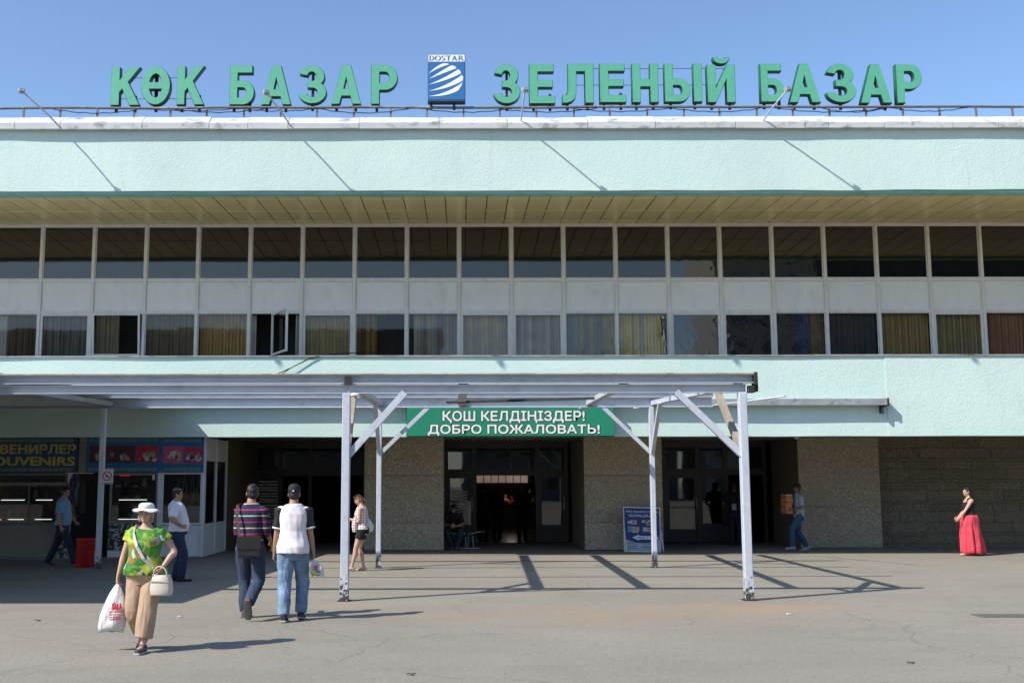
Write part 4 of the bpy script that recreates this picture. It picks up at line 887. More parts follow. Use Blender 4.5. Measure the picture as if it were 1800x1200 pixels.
# ================================================================ people: bodies lofted, fused by voxel remesh; clothes are shells of their own
def fuse(b, vox, smooth=3, fold=None):
    bmesh.ops.recalc_face_normals(b.bm, faces=b.bm.faces[:])
    me = bpy.data.meshes.new('t'); b.bm.to_mesh(me); b.bm.free()
    o = bpy.data.objects.new('t', me)
    r = o.modifiers.new('r', 'REMESH'); r.mode = 'VOXEL'; r.voxel_size = vox
    q = o.modifiers.new('s', 'SMOOTH'); q.factor = .5; q.iterations = smooth
    m2 = evalmesh(o); bpy.data.meshes.remove(me)
    if fold:
        amp, sx_, sz_, seed = fold
        nn = [v.normal.copy() for v in m2.vertices]
        for v, vn in zip(m2.vertices, nn):
            c = v.co; n = noise.noise(Vector((c.x*sx_+seed, c.y*sx_, c.z*sz_)))*.65+noise.noise(Vector((c.x*sx_*2.3, c.y*sx_*2.3+seed, (c.z+c.x*.6)*sz_*2.2)))*.35
            v.co = c+vn*(amp*(n+.3))
    m2.materials.clear()
    for p in m2.polygons: p.use_smooth = True
    return m2
def ring(c, u, v, n=16, p=2.0):
    c, u, v = Vector(c), Vector(u), Vector(v); o = []
    for i in range(n):
        a = 2*math.pi*i/n; ca, sa = math.cos(a), math.sin(a)
        o.append(c+u*math.copysign(abs(ca)**(2/p), ca)+v*math.copysign(abs(sa)**(2/p), sa))
    return o
def limb(b, pts, rad, n=12, cap=.6):
    pts = [Vector(p) for p in pts]; P2, R2 = [], []
    for i in range(len(pts)-1):
        for t in (0, .25, .5, .75):
            p0, p1, p2, p3 = pts[max(i-1, 0)], pts[i], pts[i+1], pts[min(i+2, len(pts)-1)]
            P2.append(.5*((2*p1)+(p2-p0)*t+(2*p0-5*p1+4*p2-p3)*t*t+(3*p1-p0-3*p2+p3)*t**3)); R2.append(rad[i]+(rad[i+1]-rad[i])*t)
    P2.append(pts[-1]); R2.append(rad[-1])
    if cap:
        d0 = (P2[0]-P2[1]).normalized(); d1 = (P2[-1]-P2[-2]).normalized()
        P2 = [P2[0]+d0*R2[0]*cap]+P2+[P2[-1]+d1*R2[-1]*cap]; R2 = [R2[0]*.55]+R2+[R2[-1]*.55]
    b.tube(P2, R2, n)
def ik(a, c, l1, l2, pole):
    a, c = Vector(a), Vector(c); d = c-a; L = min(d.length, (l1+l2)*.999); t = d.normalized(); c = a+t*L
    x = (l1*l1-l2*l2+L*L)/(2*L); h = math.sqrt(max(0, l1*l1-x*x)); p = Vector(pole); p = (p-t*p.dot(t)).normalized()
    return a+t*x+p*h, c
MALE = [(.80, .09, .095, 0), (.87, .158, .115, -.01), (.95, .168, .122, -.012), (1.05, .152, .108, 0), (1.15, .15, .107, .005), (1.28, .17, .118, .005), (1.37, .180, .112, 0), (1.43, .158, .09, -.006), (1.47, .10, .07, -.01), (1.51, .06, .06, -.006), (1.58, .053, .056, .01)]
FEM = [(.80, .09, .095, 0), (.87, .168, .122, -.015), (.95, .172, .125, -.015), (1.05, .138, .10, 0), (1.13, .128, .098, .005), (1.27, .15, .118, .018), (1.36, .158, .102, .005), (1.42, .138, .082, -.006), (1.465, .085, .062, -.01), (1.50, .052, .052, -.006), (1.58, .046, .05, .01)]
def interp(T, z):
    if z <= T[0][0]: return T[0][1:]
    for a, b in zip(T, T[1:]):
        if z <= b[0]: t = (z-a[0])/(b[0]-a[0]); return tuple(a[i]+(b[i]-a[i])*t for i in (1, 2, 3))
    return T[-1][1:]
SKIN = {'tan': plain('skin_tan', (.34, .185, .115), .55, .08, 6), 'pale': plain('skin_pale', (.50, .30, .21), .55, .08, 6), 'dark': plain('skin_deep', (.20, .105, .065), .55, .08, 6)}
HAIRB = plain('hair_black', (.012, .010, .010), .45, .4, 30, .4, 60); HAIRL = plain('hair_light_brown', (.22, .12, .05), .5, .3, 25, .4, 60); HAIRG = plain('hair_grey', (.3, .26, .2), .6, .3, 25, .4, 60)
EYE = plain('eye_dark', (.02, .015, .012), .3); LIP = plain('lips', (.30, .10, .08), .5); BROW = plain('eyebrow', (.03, .02, .015), .8)
def cloth(name, col, var=.1, bump=.35, rough=.9): return plain(name, col, rough, var, 5, bump, 220)

class Man:
    def __init__(s, label, px, py, rz, H, fem=False, girth=1.0, belly=0, skin='tan', vox=.009, group=None, Y=None, x=None,
                 fL=(-.1, 0, .085, 0), fR=(.1, 0, .085, 0), hL=(-.27, .05, .84), hR=(.27, .05, .84), pz=0, lean=0, side=0, head=(0, 0), shw=.178,
                 curl=(.5, .5), epole=((-.6, -1, .1), (.6, -1, .1)), hdir=(None, None), toe=(0, 0), twist=0, kpole=None):
        g = G(px, py)
        if Y is not None: g = Vector((xc(px, 900, Y), Y, 0))
        s.root = empty('person', label, 'person', (g.x, g.y, g.z), R(rz), group); s.k = H/1.75; s.vox = vox; s.T = FEM if fem else MALE
        s.gi, s.be, s.pz, s.lean, s.side, s.fem = girth, belly, pz, lean, side, fem; s.skin = SKIN[skin]
        s.hip = [Vector((q*.092, 0, .92+pz)) for q in (-1, 1)]
        s.ank = [Vector(fL[:3]), Vector(fR[:3])]; s.pit = [fL[3], fR[3]]; s.toe = toe
        s.knee = []
        for i in (0, 1):
            kp = Vector((0.15*(-1, 1)[i], 1, 0)) if kpole is None else Vector(kpole[i])
            kn, an = ik(s.hip[i], s.ank[i], .435, .42, kp); s.knee.append(kn); s.ank[i] = an
        s.tw = R(twist)
        s.sh = [s.sp(1.41)+Vector((q*shw*math.cos(s.tw), q*shw*math.sin(s.tw), 0)) for q in (-1, 1)]
        s.elb, s.wri = [], []
        for i, hh in enumerate((hL, hR)):
            e, w_ = ik(s.sh[i], hh, .29, .255, epole[i]); s.elb.append(e); s.wri.append(w_)
        s.hc = s.sp(1.625)+Vector((0, .02+max(0, head[1])*.0012, -abs(head[1])*.0006)); s.HM = Matrix.Rotation(R(head[0]), 3, 'Z') @ Matrix.Rotation(R(-head[1]), 3, 'X')
        s.curl, s.hdir = curl, hdir
    def sp(s, z):      # spine point for a standing-height z
        t = (z-.95)/.5; tt = max(0, t); return Vector((s.side*tt, s.lean*tt, z+s.pz-abs(s.lean)*.25*tt))
    def torso(s, b, z0, z1, e=0.0, extra=None, n=24, p=2.3, flare=0):
        zs = [z0]+[q[0] for q in s.T if z0+.01 < q[0] < z1-.01]+[z1]; rs = []
        for z in zs:
            rx, ry, cy = interp(s.T, z); w_ = 1 if z > 1.46 else s.gi; bl = s.be*math.exp(-((z-1.06)/.16)**2)
            ex = e+(flare*max(0, (1.15-z)/.3)); c = s.sp(z)+Vector((0, cy+bl*.5, 0)); a = s.tw*max(0, min(1, (z-.95)/.4))
            u = Vector((math.cos(a), math.sin(a), 0)); v = Vector((-math.sin(a), math.cos(a), 0))
            rs.append(ring(c, u*(rx*w_+ex), v*(ry*w_+ex+bl*.5), n, p if z < 1.45 else 2))
        b.loft(rs)
    def put(s, name, me, m, parent=None, **kw):
        me.transform(Matrix.Scale(s.k, 4)); return link(name, me, m, parent or s.root, **kw)
    def hand(s, b, i):
        w_ = s.wri[i]; q = (-1, 1)[i]
        d = Vector(s.hdir[i]).normalized() if s.hdir[i] else (w_-s.elb[i]).normalized()
        inward = Vector((-q, .15, 0)); inward = (inward-d*inward.dot(d)).normalized(); lat = d.cross(inward).normalized()
        if lat.y < 0: lat = -lat                     # towards the thumb: forward
        b.loft([ring(w_-d*.02, lat*.024, inward*.018), ring(w_+d*.02, lat*.031, inward*.017), ring(w_+d*.055, lat*.040, inward*.016), ring(w_+d*.088, lat*.038, inward*.013)])
        for j, (o_, L) in enumerate(((.030, .068), (.010, .076), (-.010, .072), (-.029, .056))):
            p = w_+d*.08+lat*o_; a = s.curl[i]; pts = [p-d*.02, p]; dd = d.copy()
            for seg, f in enumerate((.42, .32, .26)):
                ang_ = a*(.7+.25*seg)+.04*j; dd = (dd*math.cos(ang_)+inward*math.sin(ang_)).normalized(); pts.append(pts[-1]+dd*L*f)
            limb(b, pts, [.0095, .0095, .009, .0085, .0075], 8, .5)
        th = (d*.6+lat*.7+inward*.35).normalized(); p = w_+d*.022+lat*.022
        limb(b, [p, p+th*.034, p+th*.05+d*.018+inward*.008, p+th*.056+d*.04+inward*.014], [.013, .0115, .010, .008], 8, .5)
    def body(s):
        b = MB(); s.torso(b, .80, 1.58)
        for i in (0, 1):
            q = (-1, 1)[i]; g = s.gi**.6
            b.ball(s.sh[i]+Vector((-q*.015, 0, -.012)), (.06, .062, .06))
            sh, el, wr = s.sh[i], s.elb[i], s.wri[i]; f = .88 if s.fem else 1
            limb(b, [sh, sh.lerp(el, .35), el, el.lerp(wr, .3), wr], [.052*g*f, .049*g*f, .038*g*f, .039*g*f, .025*f], 12)
            s.hand(b, i)
            h, k, a = s.hip[i], s.knee[i], s.ank[i]
            limb(b, [h+Vector((0, 0, .02)), h.lerp(k, .4), k, k.lerp(a, .32)-Vector((0, .012, 0)), k.lerp(a, .75), a], [.088*g, .080*g, .055*g, .056*g, .036, .034], 14)
            for pts, rr in ((s.footpts(i), [.032, .036, .040, .028]),): limb(b, pts, rr, 10)
        hc, M = s.hc, s.HM
        def hp(x, y, z): return hc+M @ Vector((x, y, z))
        limb(b, [s.sp(1.47), s.sp(1.53), hp(0, -.01, -.07)], [.06, .054 if not s.fem else .046, .052 if not s.fem else .045], 12)
        b.ball(hp(0, -.008, .028), (.072, .090, .092), M); b.ball(hp(0, .022, -.035), (.060, .070, .075), M); b.ball(hp(0, .045, -.078), (.036, .038, .030), M)
        b.ball(hp(0, .080, .022), (.050, .018, .016), M); b.ball(hp(0, .091, -.022), (.013, .020, .013), M); b.ball(hp(0, .086, -.005), (.009, .014, .026), M)
        b.ball(hp(0, .079, -.052), (.024, .014, .011), M)
        for q in (-1, 1): b.ball(hp(q*.074, -.008, -.008), (.010, .022, .032), M); b.ball(hp(q*.038, .062, -.022), (.024, .022, .022), M)
        s.put('body', fuse(b, s.vox, 2), s.skin)
        for q in (-1, 1):
            s.put('eye', MB().ball(hp(q*.029, .083, .004), (.012, .008, .0055), M, 1).mesh('eye'), EYE); s.put('eyebrow', MB().ball(hp(q*.030, .091, .021), (.018, .008, .004), M, 1).mesh('brow'), BROW)
        s.put('mouth', MB().ball(hp(0, .091, -.053), (.021, .006, .0055), M, 1).mesh('mouth'), LIP)
        return s
    def footpts(s, i):
        a = s.ank[i]; t = R(s.toe[i])*(-1, 1)[i]; p = R(s.pit[i]); f = Vector((math.sin(t)*math.cos(p), math.cos(t)*math.cos(p), -math.sin(p))); dn = Vector((math.sin(t)*-math.sin(p), -math.sin(p)*math.cos(t), -math.cos(p)))
        return [a-f*.045+dn*.045, a+f*.02+dn*.035, a+f*.10+dn*.050, a+f*.165+dn*.058]
    def shoes(s, m, sole=None, style='shoe', voxm=1):
        for i in (0, 1):
            p = s.footpts(i); a = s.ank[i]; dn = ((p[3]-a)-(p[3]-p[0]).normalized()*(p[3]-a).dot((p[3]-p[0]).normalized())).normalized(); f = (p[3]-p[0]).normalized()
            f = (f-dn*f.dot(dn)).normalized(); lt = f.cross(dn)
            base = a+dn*.078
            prof = [(-.075, .030), (-.04, .040), (.03, .038), (.10, .050), (.16, .046), (.20, .026)]
            if style == 'shoe':
                b = MB(); b.loft([ring(base+f*y-dn*.034*(1.25 if y < .05 else .75), lt*w_, dn*.038*(1.2 if y < .05 else .8), 14, 2.6) for y, w_ in prof])
                limb(b, [a-dn*.0, a+dn*.03], [.046, .046], 12)
                o = s.put('shoe', fuse(b, s.vox*voxm, 2), m)
            else: o = None
            b = MB(); th = .022 if style == 'shoe' else .016
            b.loft([ring(base+f*y+dn*0, lt*(w_+.006), dn*th*.5, 14, 3) for y, w_ in prof], False)
            if style == 'heel': b.bar(base-f*.045, base-f*.045+dn*.05, .025, .025, up=tuple(f))
            me = b.mesh('sole'); so_ = s.put('sole', me, sole or m, o)
            if style != 'shoe':
                b = MB(); b.tube([base+f*.09+lt*.046, base+f*.09-dn*.05+lt*.022, base+f*.09-dn*.05-lt*.022, base+f*.09-lt*.046], .010, 6); s.put('strap', b.mesh('strap'), m, so_)
        return s
    def top(s, m, hem=.88, sleeve=.75, e=.016, neck=1.485, sm=None, fold=(.012, 9, 4, 1), flare=0, sl_e=.014, cuff=None, name='shirt', vox=None):
        b = MB(); s.torso(b, hem, neck, e, flare=flare)
        slv = []
        for i in (0, 1):
            q = (-1, 1)[i]
            sl = sleeve[i] if isinstance(sleeve, tuple) else sleeve
            if sl <= 0: continue
            b.ball(s.sh[i]+Vector((-q*.018, 0, -.012)), (.061+e*.5, .064+e*.5, .056+e*.45))
            sh, el, wr = s.sh[i], s.elb[i], s.wri[i]; g = s.gi**.6*(.9 if s.fem else 1)
            tgt = MB() if sm else b
            if sl <= 1: pts = [sh, sh.lerp(el, sl*.5), sh.lerp(el, sl)]; rr = [.056*g+sl_e, .052*g+sl_e, .047*g+sl_e*1.25]
            else: pts = [sh, sh.lerp(el, .5), el, el.lerp(wr, sl-1)]; rr = [.056*g+sl_e, .050*g+sl_e, .040*g+sl_e, .034*g+sl_e]
            if sm: pts[0] = sh.lerp(el, -.05)
            limb(tgt, pts, rr, 14, .15)
            if sm: slv.append((tgt, pts, rr))
        o = s.put(name, fuse(b, vox or s.vox, 2, fold), m)
        for t, pts, rr in slv:
            s.put('sleeve', fuse(t, s.vox, 2, fold), sm)
            if cuff: d = (pts[-1]-pts[-2]).normalized(); s.put('cuff', MB().tube([pts[-1]-d*.002, pts[-1]+d*.022], [rr[-1]+.004, rr[-1]+.004], 16).mesh('cuff'), cuff)
        return o
    def trousers(s, m, hem=1.0, e=.014, wide=0, waist=1.0, fold=(.012, 10, 5, 2), name='trousers', cap=.1):
        b = MB(); s.torso(b, .785, waist, e)
        for i in (0, 1):
            h, k, a = s.hip[i], s.knee[i], s.ank[i]; g = s.gi**.6; en = k.lerp(a, hem)
            b_ = [h+Vector((0, -.005, .0)), h.lerp(k, .4), k, k.lerp(en, .5), en]
            limb(b, b_, [.092*g+e, .084*g+e, .060*g+e+wide*.6, .054*g+e+wide, .046*g+e+wide], 14, cap)
        return s.put(name, fuse(b, s.vox, 2, fold), m)
    def hair(s, kind, m, vox=None):
        hc, M = s.hc, s.HM; b = MB()
        def hp(x, y, z): return hc+M @ Vector((x, y, z))
        b.ball(hp(0, -.020, .036), (.081, .090, .094), M)
        if kind != 'cap': b.ball(hp(0, .045, .088), (.062, .040, .028), M)
        b.ball(hp(0, -.045, -.02), (.070, .058, .07), M)
        if kind == 'bun': b.ball(hp(0, -.10, -.02), (.035, .035, .04), M); limb(b, [hp(0, -.09, -.03), hp(0, -.11, -.10)], [.025, .012], 8)
        if kind == 'long': limb(b, [hp(0, -.05, .03), hp(-.0, -.10, -.06), hp(-.01, -.12, -.17), hp(-.02, -.11, -.27)], [.07, .062, .05, .02], 12); limb(b, [hp(-.06, -.03, .03), hp(-.065, -.06, -.10), hp(-.05, -.09, -.2)], [.03, .032, .02], 8)
        if kind == 'bob':
            for q in (-1, 1): limb(b, [hp(q*.066, -.01, .03), hp(q*.074, -.01, -.04), hp(q*.066, -.005, -.085)], [.022, .026, .02], 8)
        return s.put('hair', fuse(b, vox or s.vox*.8, 2, (.006, 40, 25, 3)), m)
    def cap(s, m, brim=True):
        hc, M = s.hc, s.HM
        def hp(x, y, z): return hc+M @ Vector((x, y, z))
        b = MB(); b.loft([[hp(math.cos(t)*r*.92, -.012+math.sin(t)*r*1.1, z) for t in [k*math.pi/12 for k in range(24)]] for r, z in ((.088, .032), (.090, .05), (.088, .08), (.076, .108), (.052, .128), (.015, .137))])
        o = s.put('cap', b.mesh('cap'), m)
        if brim:
            rg = []
            for j in range(9):
                t = -.9+1.8*j/8; x = math.sin(t)*.075; rg.append([hp(x, .06, .040), hp(x*.95, .085+.085*math.cos(t), .030), hp(x*.95, .085+.085*math.cos(t), .024), hp(x, .06, .033)])
            s.put('brim', MB().loft(rg, False).mesh('brim'), m, o)
        return o
    def w(s, v): return s.root.matrix_world @ (Vector(v)*s.k)
def wp(s, v):      # local body coordinates -> world
    a = s.root.rotation_euler.z; v = Vector(v)*s.k; return s.root.location+Matrix.Rotation(a, 3, 'Z') @ v

# -- 1 woman in the sun hat
n1 = Man('elderly woman in white sun hat, green floral top and beige trousers, walking towards the camera', 251, 1143, 176, 1.545, fem=True, girth=1.22, belly=.07, skin='pale', vox=.0075,
         fL=(-.06, .17, .085, -6), fR=(.075, -.20, .15, 28), hL=(-.25, .14, .98), hR=(.33, .05, .83), head=(4, 0), curl=(.7, 1.25), hdir=((.45, .25, -.75), (0, .05, -1)), epole=((-1, -.6, 0), (.9, -.5, .1)), lean=.02, shw=.175).body()
FLO, n_, b_ = newmat('green_floral_print'); v = coords(n_)
wv = N(n_, 'ShaderNodeVectorMath', {0: v, 1: N(n_, 'ShaderNodeVectorMath', {0: N(n_, 'ShaderNodeTexNoise', {'Vector': v, 'Scale': 12.0, 'Detail': 4}).outputs[1], 1: (.16, .16, .16)}, operation='MULTIPLY').outputs[0]}, operation='ADD').outputs[0]
vo = N(n_, 'ShaderNodeTexVoronoi', {'Vector': wv, 'Scale': 14.0}); sc1 = N(n_, 'ShaderNodeSeparateColor', {0: vo.outputs[1]})
c = mix(n_, rng(n_, nz(n_, v, 6, 3), .38, .62), (.07, .27, .025), (.012, .13, .025))
c = mix(n_, rng(n_, nz(n_, wv, 5.5, 3), .50, .60), c, (.42, .46, .04))
for lo, col in ((.0, (.55, .52, .50)), (.12, (.02, .05, .02)), (.24, (.50, .09, .04)), (.36, (.03, .10, .05)), (.90, (.30, .34, .48))):
    f = math_(n_, 'MULTIPLY', math_(n_, 'COMPARE', sc1.outputs[0], lo+.04), 1.0); n_.nodes[-2].inputs[2].default_value = .035 if n_.nodes[-2].operation == 'COMPARE' else .035
    f2 = math_(n_, 'MULTIPLY', f, rng(n_, vo.outputs[0], .62, .50))
    c = mix(n_, math_(n_, 'MULTIPLY', f2, rng(n_, nz(n_, v, 4.0, 1), .45, .55)), c, col)
n_.links.new(c, b_.inputs['Base Color']); b_.inputs['Roughness'].default_value = .8
for q in n_.nodes:
    if q.type == 'MATH' and q.operation == 'COMPARE': q.inputs[2].default_value = .04
n1.top(FLO, hem=.90, sleeve=.42, e=.02, neck=1.43, fold=(.022, 7, 3, 4), flare=.03, sl_e=.025, name='floral_top')
n1.trousers(cloth('beige_cotton', (.42, .29, .19)), hem=.78, e=.018, wide=.03, fold=(.018, 11, 3, 6))
n1.shoes(plain('grey_mesh_shoe', (.07, .075, .08), .8, .5, 60), plain('pale_sole', (.45, .45, .45)))
n1.hair('bob', HAIRG)
hc, M = n1.hc, n1.HM
hr = [(.094, .060), (.096, .082), (.092, .105), (.075, .125), (.04, .132), (.01, .133)]
HATM = plain('white_cotton_hat', (.72, .70, .66), .9, .04, 20, .3, 150)
h = MB().loft([[hc+M @ Vector((math.cos(t)*r*.97, -.01+math.sin(t)*r*1.12, z)) for t in [k*math.pi/14 for k in range(28)]] for r, z in hr])
h.loft([[hc+M @ Vector((math.cos(t)*r*(1.0+.04*math.sin(3*t)), -.01+math.sin(t)*r*1.05, z+(.013*math.sin(2*t+1)+.008*math.sin(5*t)+.016*math.sin(t)-.012*abs(math.cos(t)))*(r-.09)/.07)) for t in [k*math.pi/14 for k in range(28)]] for r, z in ((.092, .064), (.125, .058), (.160, .034), (.162, .030), (.125, .052), (.088, .058))])
n1.put('sun_hat', h.mesh('hat'), HATM)
n1.put('watch', MB().tube([n1.wri[0]+Vector((0, 0, .0)), n1.wri[0]+(n1.elb[0]-n1.wri[0]).normalized()*.02], .033, 14).mesh('watch'), BLACK)
# handbag and strap
CREAM = plain('cream_leather', (.52, .47, .40), .5, .06, 6, .1, 60)
hb = wp(n1, (-.27, .19, .86)); o = empty('handbag', 'cream leather handbag with long strap at the hip of the woman in the sun hat', 'bag', hb, R(170+180))
b = MB(); b.loft([[(x*w_/2, y*.055, z) for x, y in ((-1, -.6), (-.8, -1), (.8, -1), (1, -.6), (1, .6), (.8, 1), (-.8, 1), (-1, .6))] for w_, z in ((.19, -.17), (.22, -.155), (.235, -.10), (.21, -.02), (.17, .035), (.15, .04))])
b.build('bag_body', CREAM, o)
MB().tube([(.075*math.cos(t), -.04-.012*math.sin(t), .03+.10*math.sin(t)**.8 if math.sin(t) > 0 else .03) for t in [k*math.pi/12 for k in range(13)]], .008, 7).build('handle', CREAM, o); MB().box(-.11, .11, -.064, -.058, -.03, -.02).build('seam', plain('seam_tan', (.35, .3, .25)), o)
sp_ = [wp(n1, p) for p in ((-.2, .10, .93), (-.16, .19, .99), (-.05, .235, 1.10), (.035, .232, 1.24), (.07, .20, 1.32), (.10, .165, 1.39), (.118, .085, 1.455), (.122, .04, 1.468), (.10, -.08, 1.44), (.0, -.16, 1.25), (-.16, -.14, 1.0), (-.24, .02, .92))]
b = MB()
for q, p in zip(sp_, sp_[1:]): b.bar(q-hb, p-hb, .032, .006, up=tuple((Vector((q.x, q.y, 0))-Vector((n1.root.location.x, n1.root.location.y, 0))).normalized()) if (Vector((q.x, q.y, 0))-Vector((n1.root.location.x, n1.root.location.y, 0))).length > .02 else (0, 1, 0), ext=.006)
me = b.mesh('strap'); me.transform(Matrix.Rotation(-R(350), 4, 'Z')); link('strap', me, CREAM, o)
# white plastic bag
PB, n_, b_ = newmat('white_plastic_bag'); b_.inputs['Base Color'].default_value = (.72, .72, .70, 1); b_.inputs['Roughness'].default_value = .3; b_.inputs['Subsurface Weight'].default_value = .0
n_.links.new(N(n_, 'ShaderNodeBump', {'Strength': .7, 'Distance': .03, 'Height': nz(n_, coords(n_, (2, 2, .7)), 9, 4, .6, 1)}).outputs[0], b_.inputs['Normal'])
def carrier(label, top, w_, h_, m, rz=0, d=.10, lean=.0, seed=0):
    o = empty('plastic_bag', label, 'bag', top, R(rz)); rg = []
    for j in range(11):
        t = j/10; z = -h_*t; ww = w_*(.08+.92*min(1, t/.55)**.8)*(1+.0*t); dd = d*(.12+.88*math.sin(min(1, t*1.1)*math.pi*.55))
        if t > .93: ww *= .96; dd *= .5
        rg.append([(math.cos(a)*ww/2*(1+.06*math.sin(4*a+j*.9+seed))+lean*t, math.sin(a)*dd/2*(1+.15*math.sin(5*a+j)), z+.01*math.sin(3*a+seed)*t) for a in [k*math.pi/14 for k in range(28)]])
    MB().loft(rg).build('bag_film', m, o); return o
hp_ = wp(n1, n1.wri[1]+Vector((.0, 0, -.085)))
o = carrier('white plastic carrier bag with red print held by the woman in the sun hat', hp_, .27, .50, PB, 4, .13, -.055)
RED2 = plain('red_print', (.55, .02, .03), .4); yb = -.072
text('SMA', .0-.04, .115-.04, -.27, -.20, yb, RED2, o, .05)
text('UNIVERSAM', -.06, .08, -.30, -.28, yb, RED2, o, .03)
for q in (-.325, -.35, -.37): bx('print_line', -.06, .06, yb-.0, yb+.002, q, q+.008, RED2, o)

# -- 2 man in the striped sweater
n2 = Man('man in a navy sweater with red and cream stripes, walking away with shoulder bag', 437, 1087, -3, 1.75, vox=.008, fL=(-.08, .12, .085, 0), fR=(.07, -.30, .24, 62), hR=(.21, .24, 1.00), hL=(-.15, .26, 1.04), head=(20, 3), twist=-6, shw=.165, epole=((-.12, -1, 0), (.12, -1, 0)), girth=.93, lean=.02).body()
STR, n_, b_ = newmat('striped_knit'); v = coords(n_); z = N(n_, 'ShaderNodeSeparateXYZ', {0: v}).outputs[2]
z = math_(n_, 'ADD', z, math_(n_, 'MULTIPLY', nz(n_, v, 5, 2), .02)); c = None; f1 = math_(n_, 'FRACT', math_(n_, 'MULTIPLY', z, 12.8)); f2 = math_(n_, 'FRACT', math_(n_, 'MULTIPLY', z, 6.4))
band = math_(n_, 'LESS_THAN', f1, .2); which = math_(n_, 'GREATER_THAN', f2, .5)
c = mix(n_, band, (.014, .02, .06), mix(n_, which, (.42, .03, .07), (.50, .40, .22)))
n_.links.new(c, b_.inputs['Base Color']); b_.inputs['Roughness'].default_value = .95
n2.top(STR, hem=.93, sleeve=1.15, e=.016, neck=1.50, name='sweater', fold=(.012, 9, 5, 3))
n2.trousers(cloth('navy_denim', (.035, .05, .09), .2), e=.017, wide=.006, fold=(.014, 12, 6, 5))
n2.shoes(plain('brown_sandal', (.12, .06, .04)), plain('grey_rubber_sole', (.10, .10, .10), .8))
n2.hair('short', HAIRB)
BL = plain('black_bag_leather', (.018, .016, .016), .55, .2, 8, .2, 60)
q0 = wp(n2, (.03, -.19, .80)); o = empty('shoulder_bag', 'black leather shoulder bag with a brown strap on the back of the striped sweater man', 'bag', q0, R(8))
MB().box(-.15, .15, -.05, .05, 0, .27, .02).build('bag_body', BL, o); MB().box(-.152, .152, -.058, -.05, .10, .272, .004).build('flap', BL, o)
b = MB(); a_ = Matrix.Rotation(-R(8), 3, 'Z')
sp_ = [a_ @ (wp(n2, p)-q0) for p in ((-.10, -.17, 1.05), (-.13, -.155, 1.2), (-.155, -.14, 1.36), (-.16, -.07, 1.465), (-.15, .03, 1.47), (-.08, .13, 1.35), (.06, .16, 1.2), (.2, .05, 1.05))]
for q, p in zip(sp_, sp_[1:]): b.bar(q, p, .034, .008, up=(0, 1, .3), ext=.006)
b.bar(sp_[0], (-.14, -.0, .25), .034, .008, up=(0, 1, .2)); b.build('strap', plain('brown_strap', (.10, .055, .04), .6), o)

# -- 3 man in the black cap
n3 = Man('man in black cap, white T-shirt with black sleeves and light blue jeans, walking away', 513, 1091, 2, 1.735, vox=.008, skin='tan', fL=(-.09, -.12, .09, 4), fR=(.10, .14, .10, 8), hL=(-.25, .06, .87), hR=(.265, .05, .84), girth=.96, belly=.01, head=(0, 8), curl=(.6, 1.2), shw=.172, epole=((-.3, -1, 0), (.3, -1, 0))).body()
n3.top(cloth('white_tshirt', (.72, .66, .68), .04), hem=.87, flare=.03, sleeve=.08, e=.022, neck=1.49, fold=(.018, 8, 4, 8), name='tshirt', sl_e=.012)
for i in (0, 1):
    b = MB(); sh, el = n3.sh[i], n3.elb[i]; q = (-1, 1)[i]; limb(b, [sh+Vector((q*.006, 0, .026)), sh.lerp(el, .35), sh.lerp(el, .72)], [.074, .069, .068], 14, .15)
    o = n3.put('sleeve', fuse(b, .008, 2, (.01, 9, 5, 3)), BLACK); d = (el-sh).normalized(); p = sh.lerp(el, .74)
    n3.put('cuff', MB().tube([p, p+d*.02], .071, 16).mesh('cuff'), WHITEP, o)
n3.trousers(cloth('light_blue_denim', (.16, .25, .37), .4), e=.020, wide=.004, fold=(.02, 13, 7, 11), waist=.91)
n3.shoes(plain('black_trainer', (.02, .02, .022), .6, .3, 40), plain('white_sole_edge', (.4, .4, .4)))
n3.hair('cap', HAIRB); n3.cap(plain('black_cap_cloth', (.014, .014, .016), .85, .2, 20), brim=False)
n3.put('cap_band', MB().ball(n3.hc+Vector((0, -.105, .045)), (.018, .006, .008), None, 1).mesh('tag'), WHITEP)
CLR = plain('clear_bag_film', (.55, .58, .6), .2, .3, 12, .5, 15)
o = carrier('small clear plastic bag with packets held by the white T-shirt man', wp(n3, n3.wri[1]+Vector((.02, 0, -.10))), .17, .20, CLR, 0, .1, .04)
for i, (x_, z_, c_) in enumerate(((.05, -.13, (.1, .25, .5)), (.0, -.15, (.5, .5, .08)), (.07, -.1, (.6, .6, .6)), (.03, -.1, (.5, .1, .1)))): MB().box(x_-.04, x_+.03, -.062-.002*i, .03, z_-.035, z_+.03, .01).build('packet', plain('packet_print', c_, .4), o)
o = empty('juice_packet', 'small yellow packet in the hand between the two men walking away', 'packet', wp(n2, n2.wri[1]+Vector((.03, .06, -.10)))); MB().box(-.03, .03, -.02, .02, -.06, .06, .01).build('carton', plain('yellow_carton', (.5, .45, .04), .4), o)

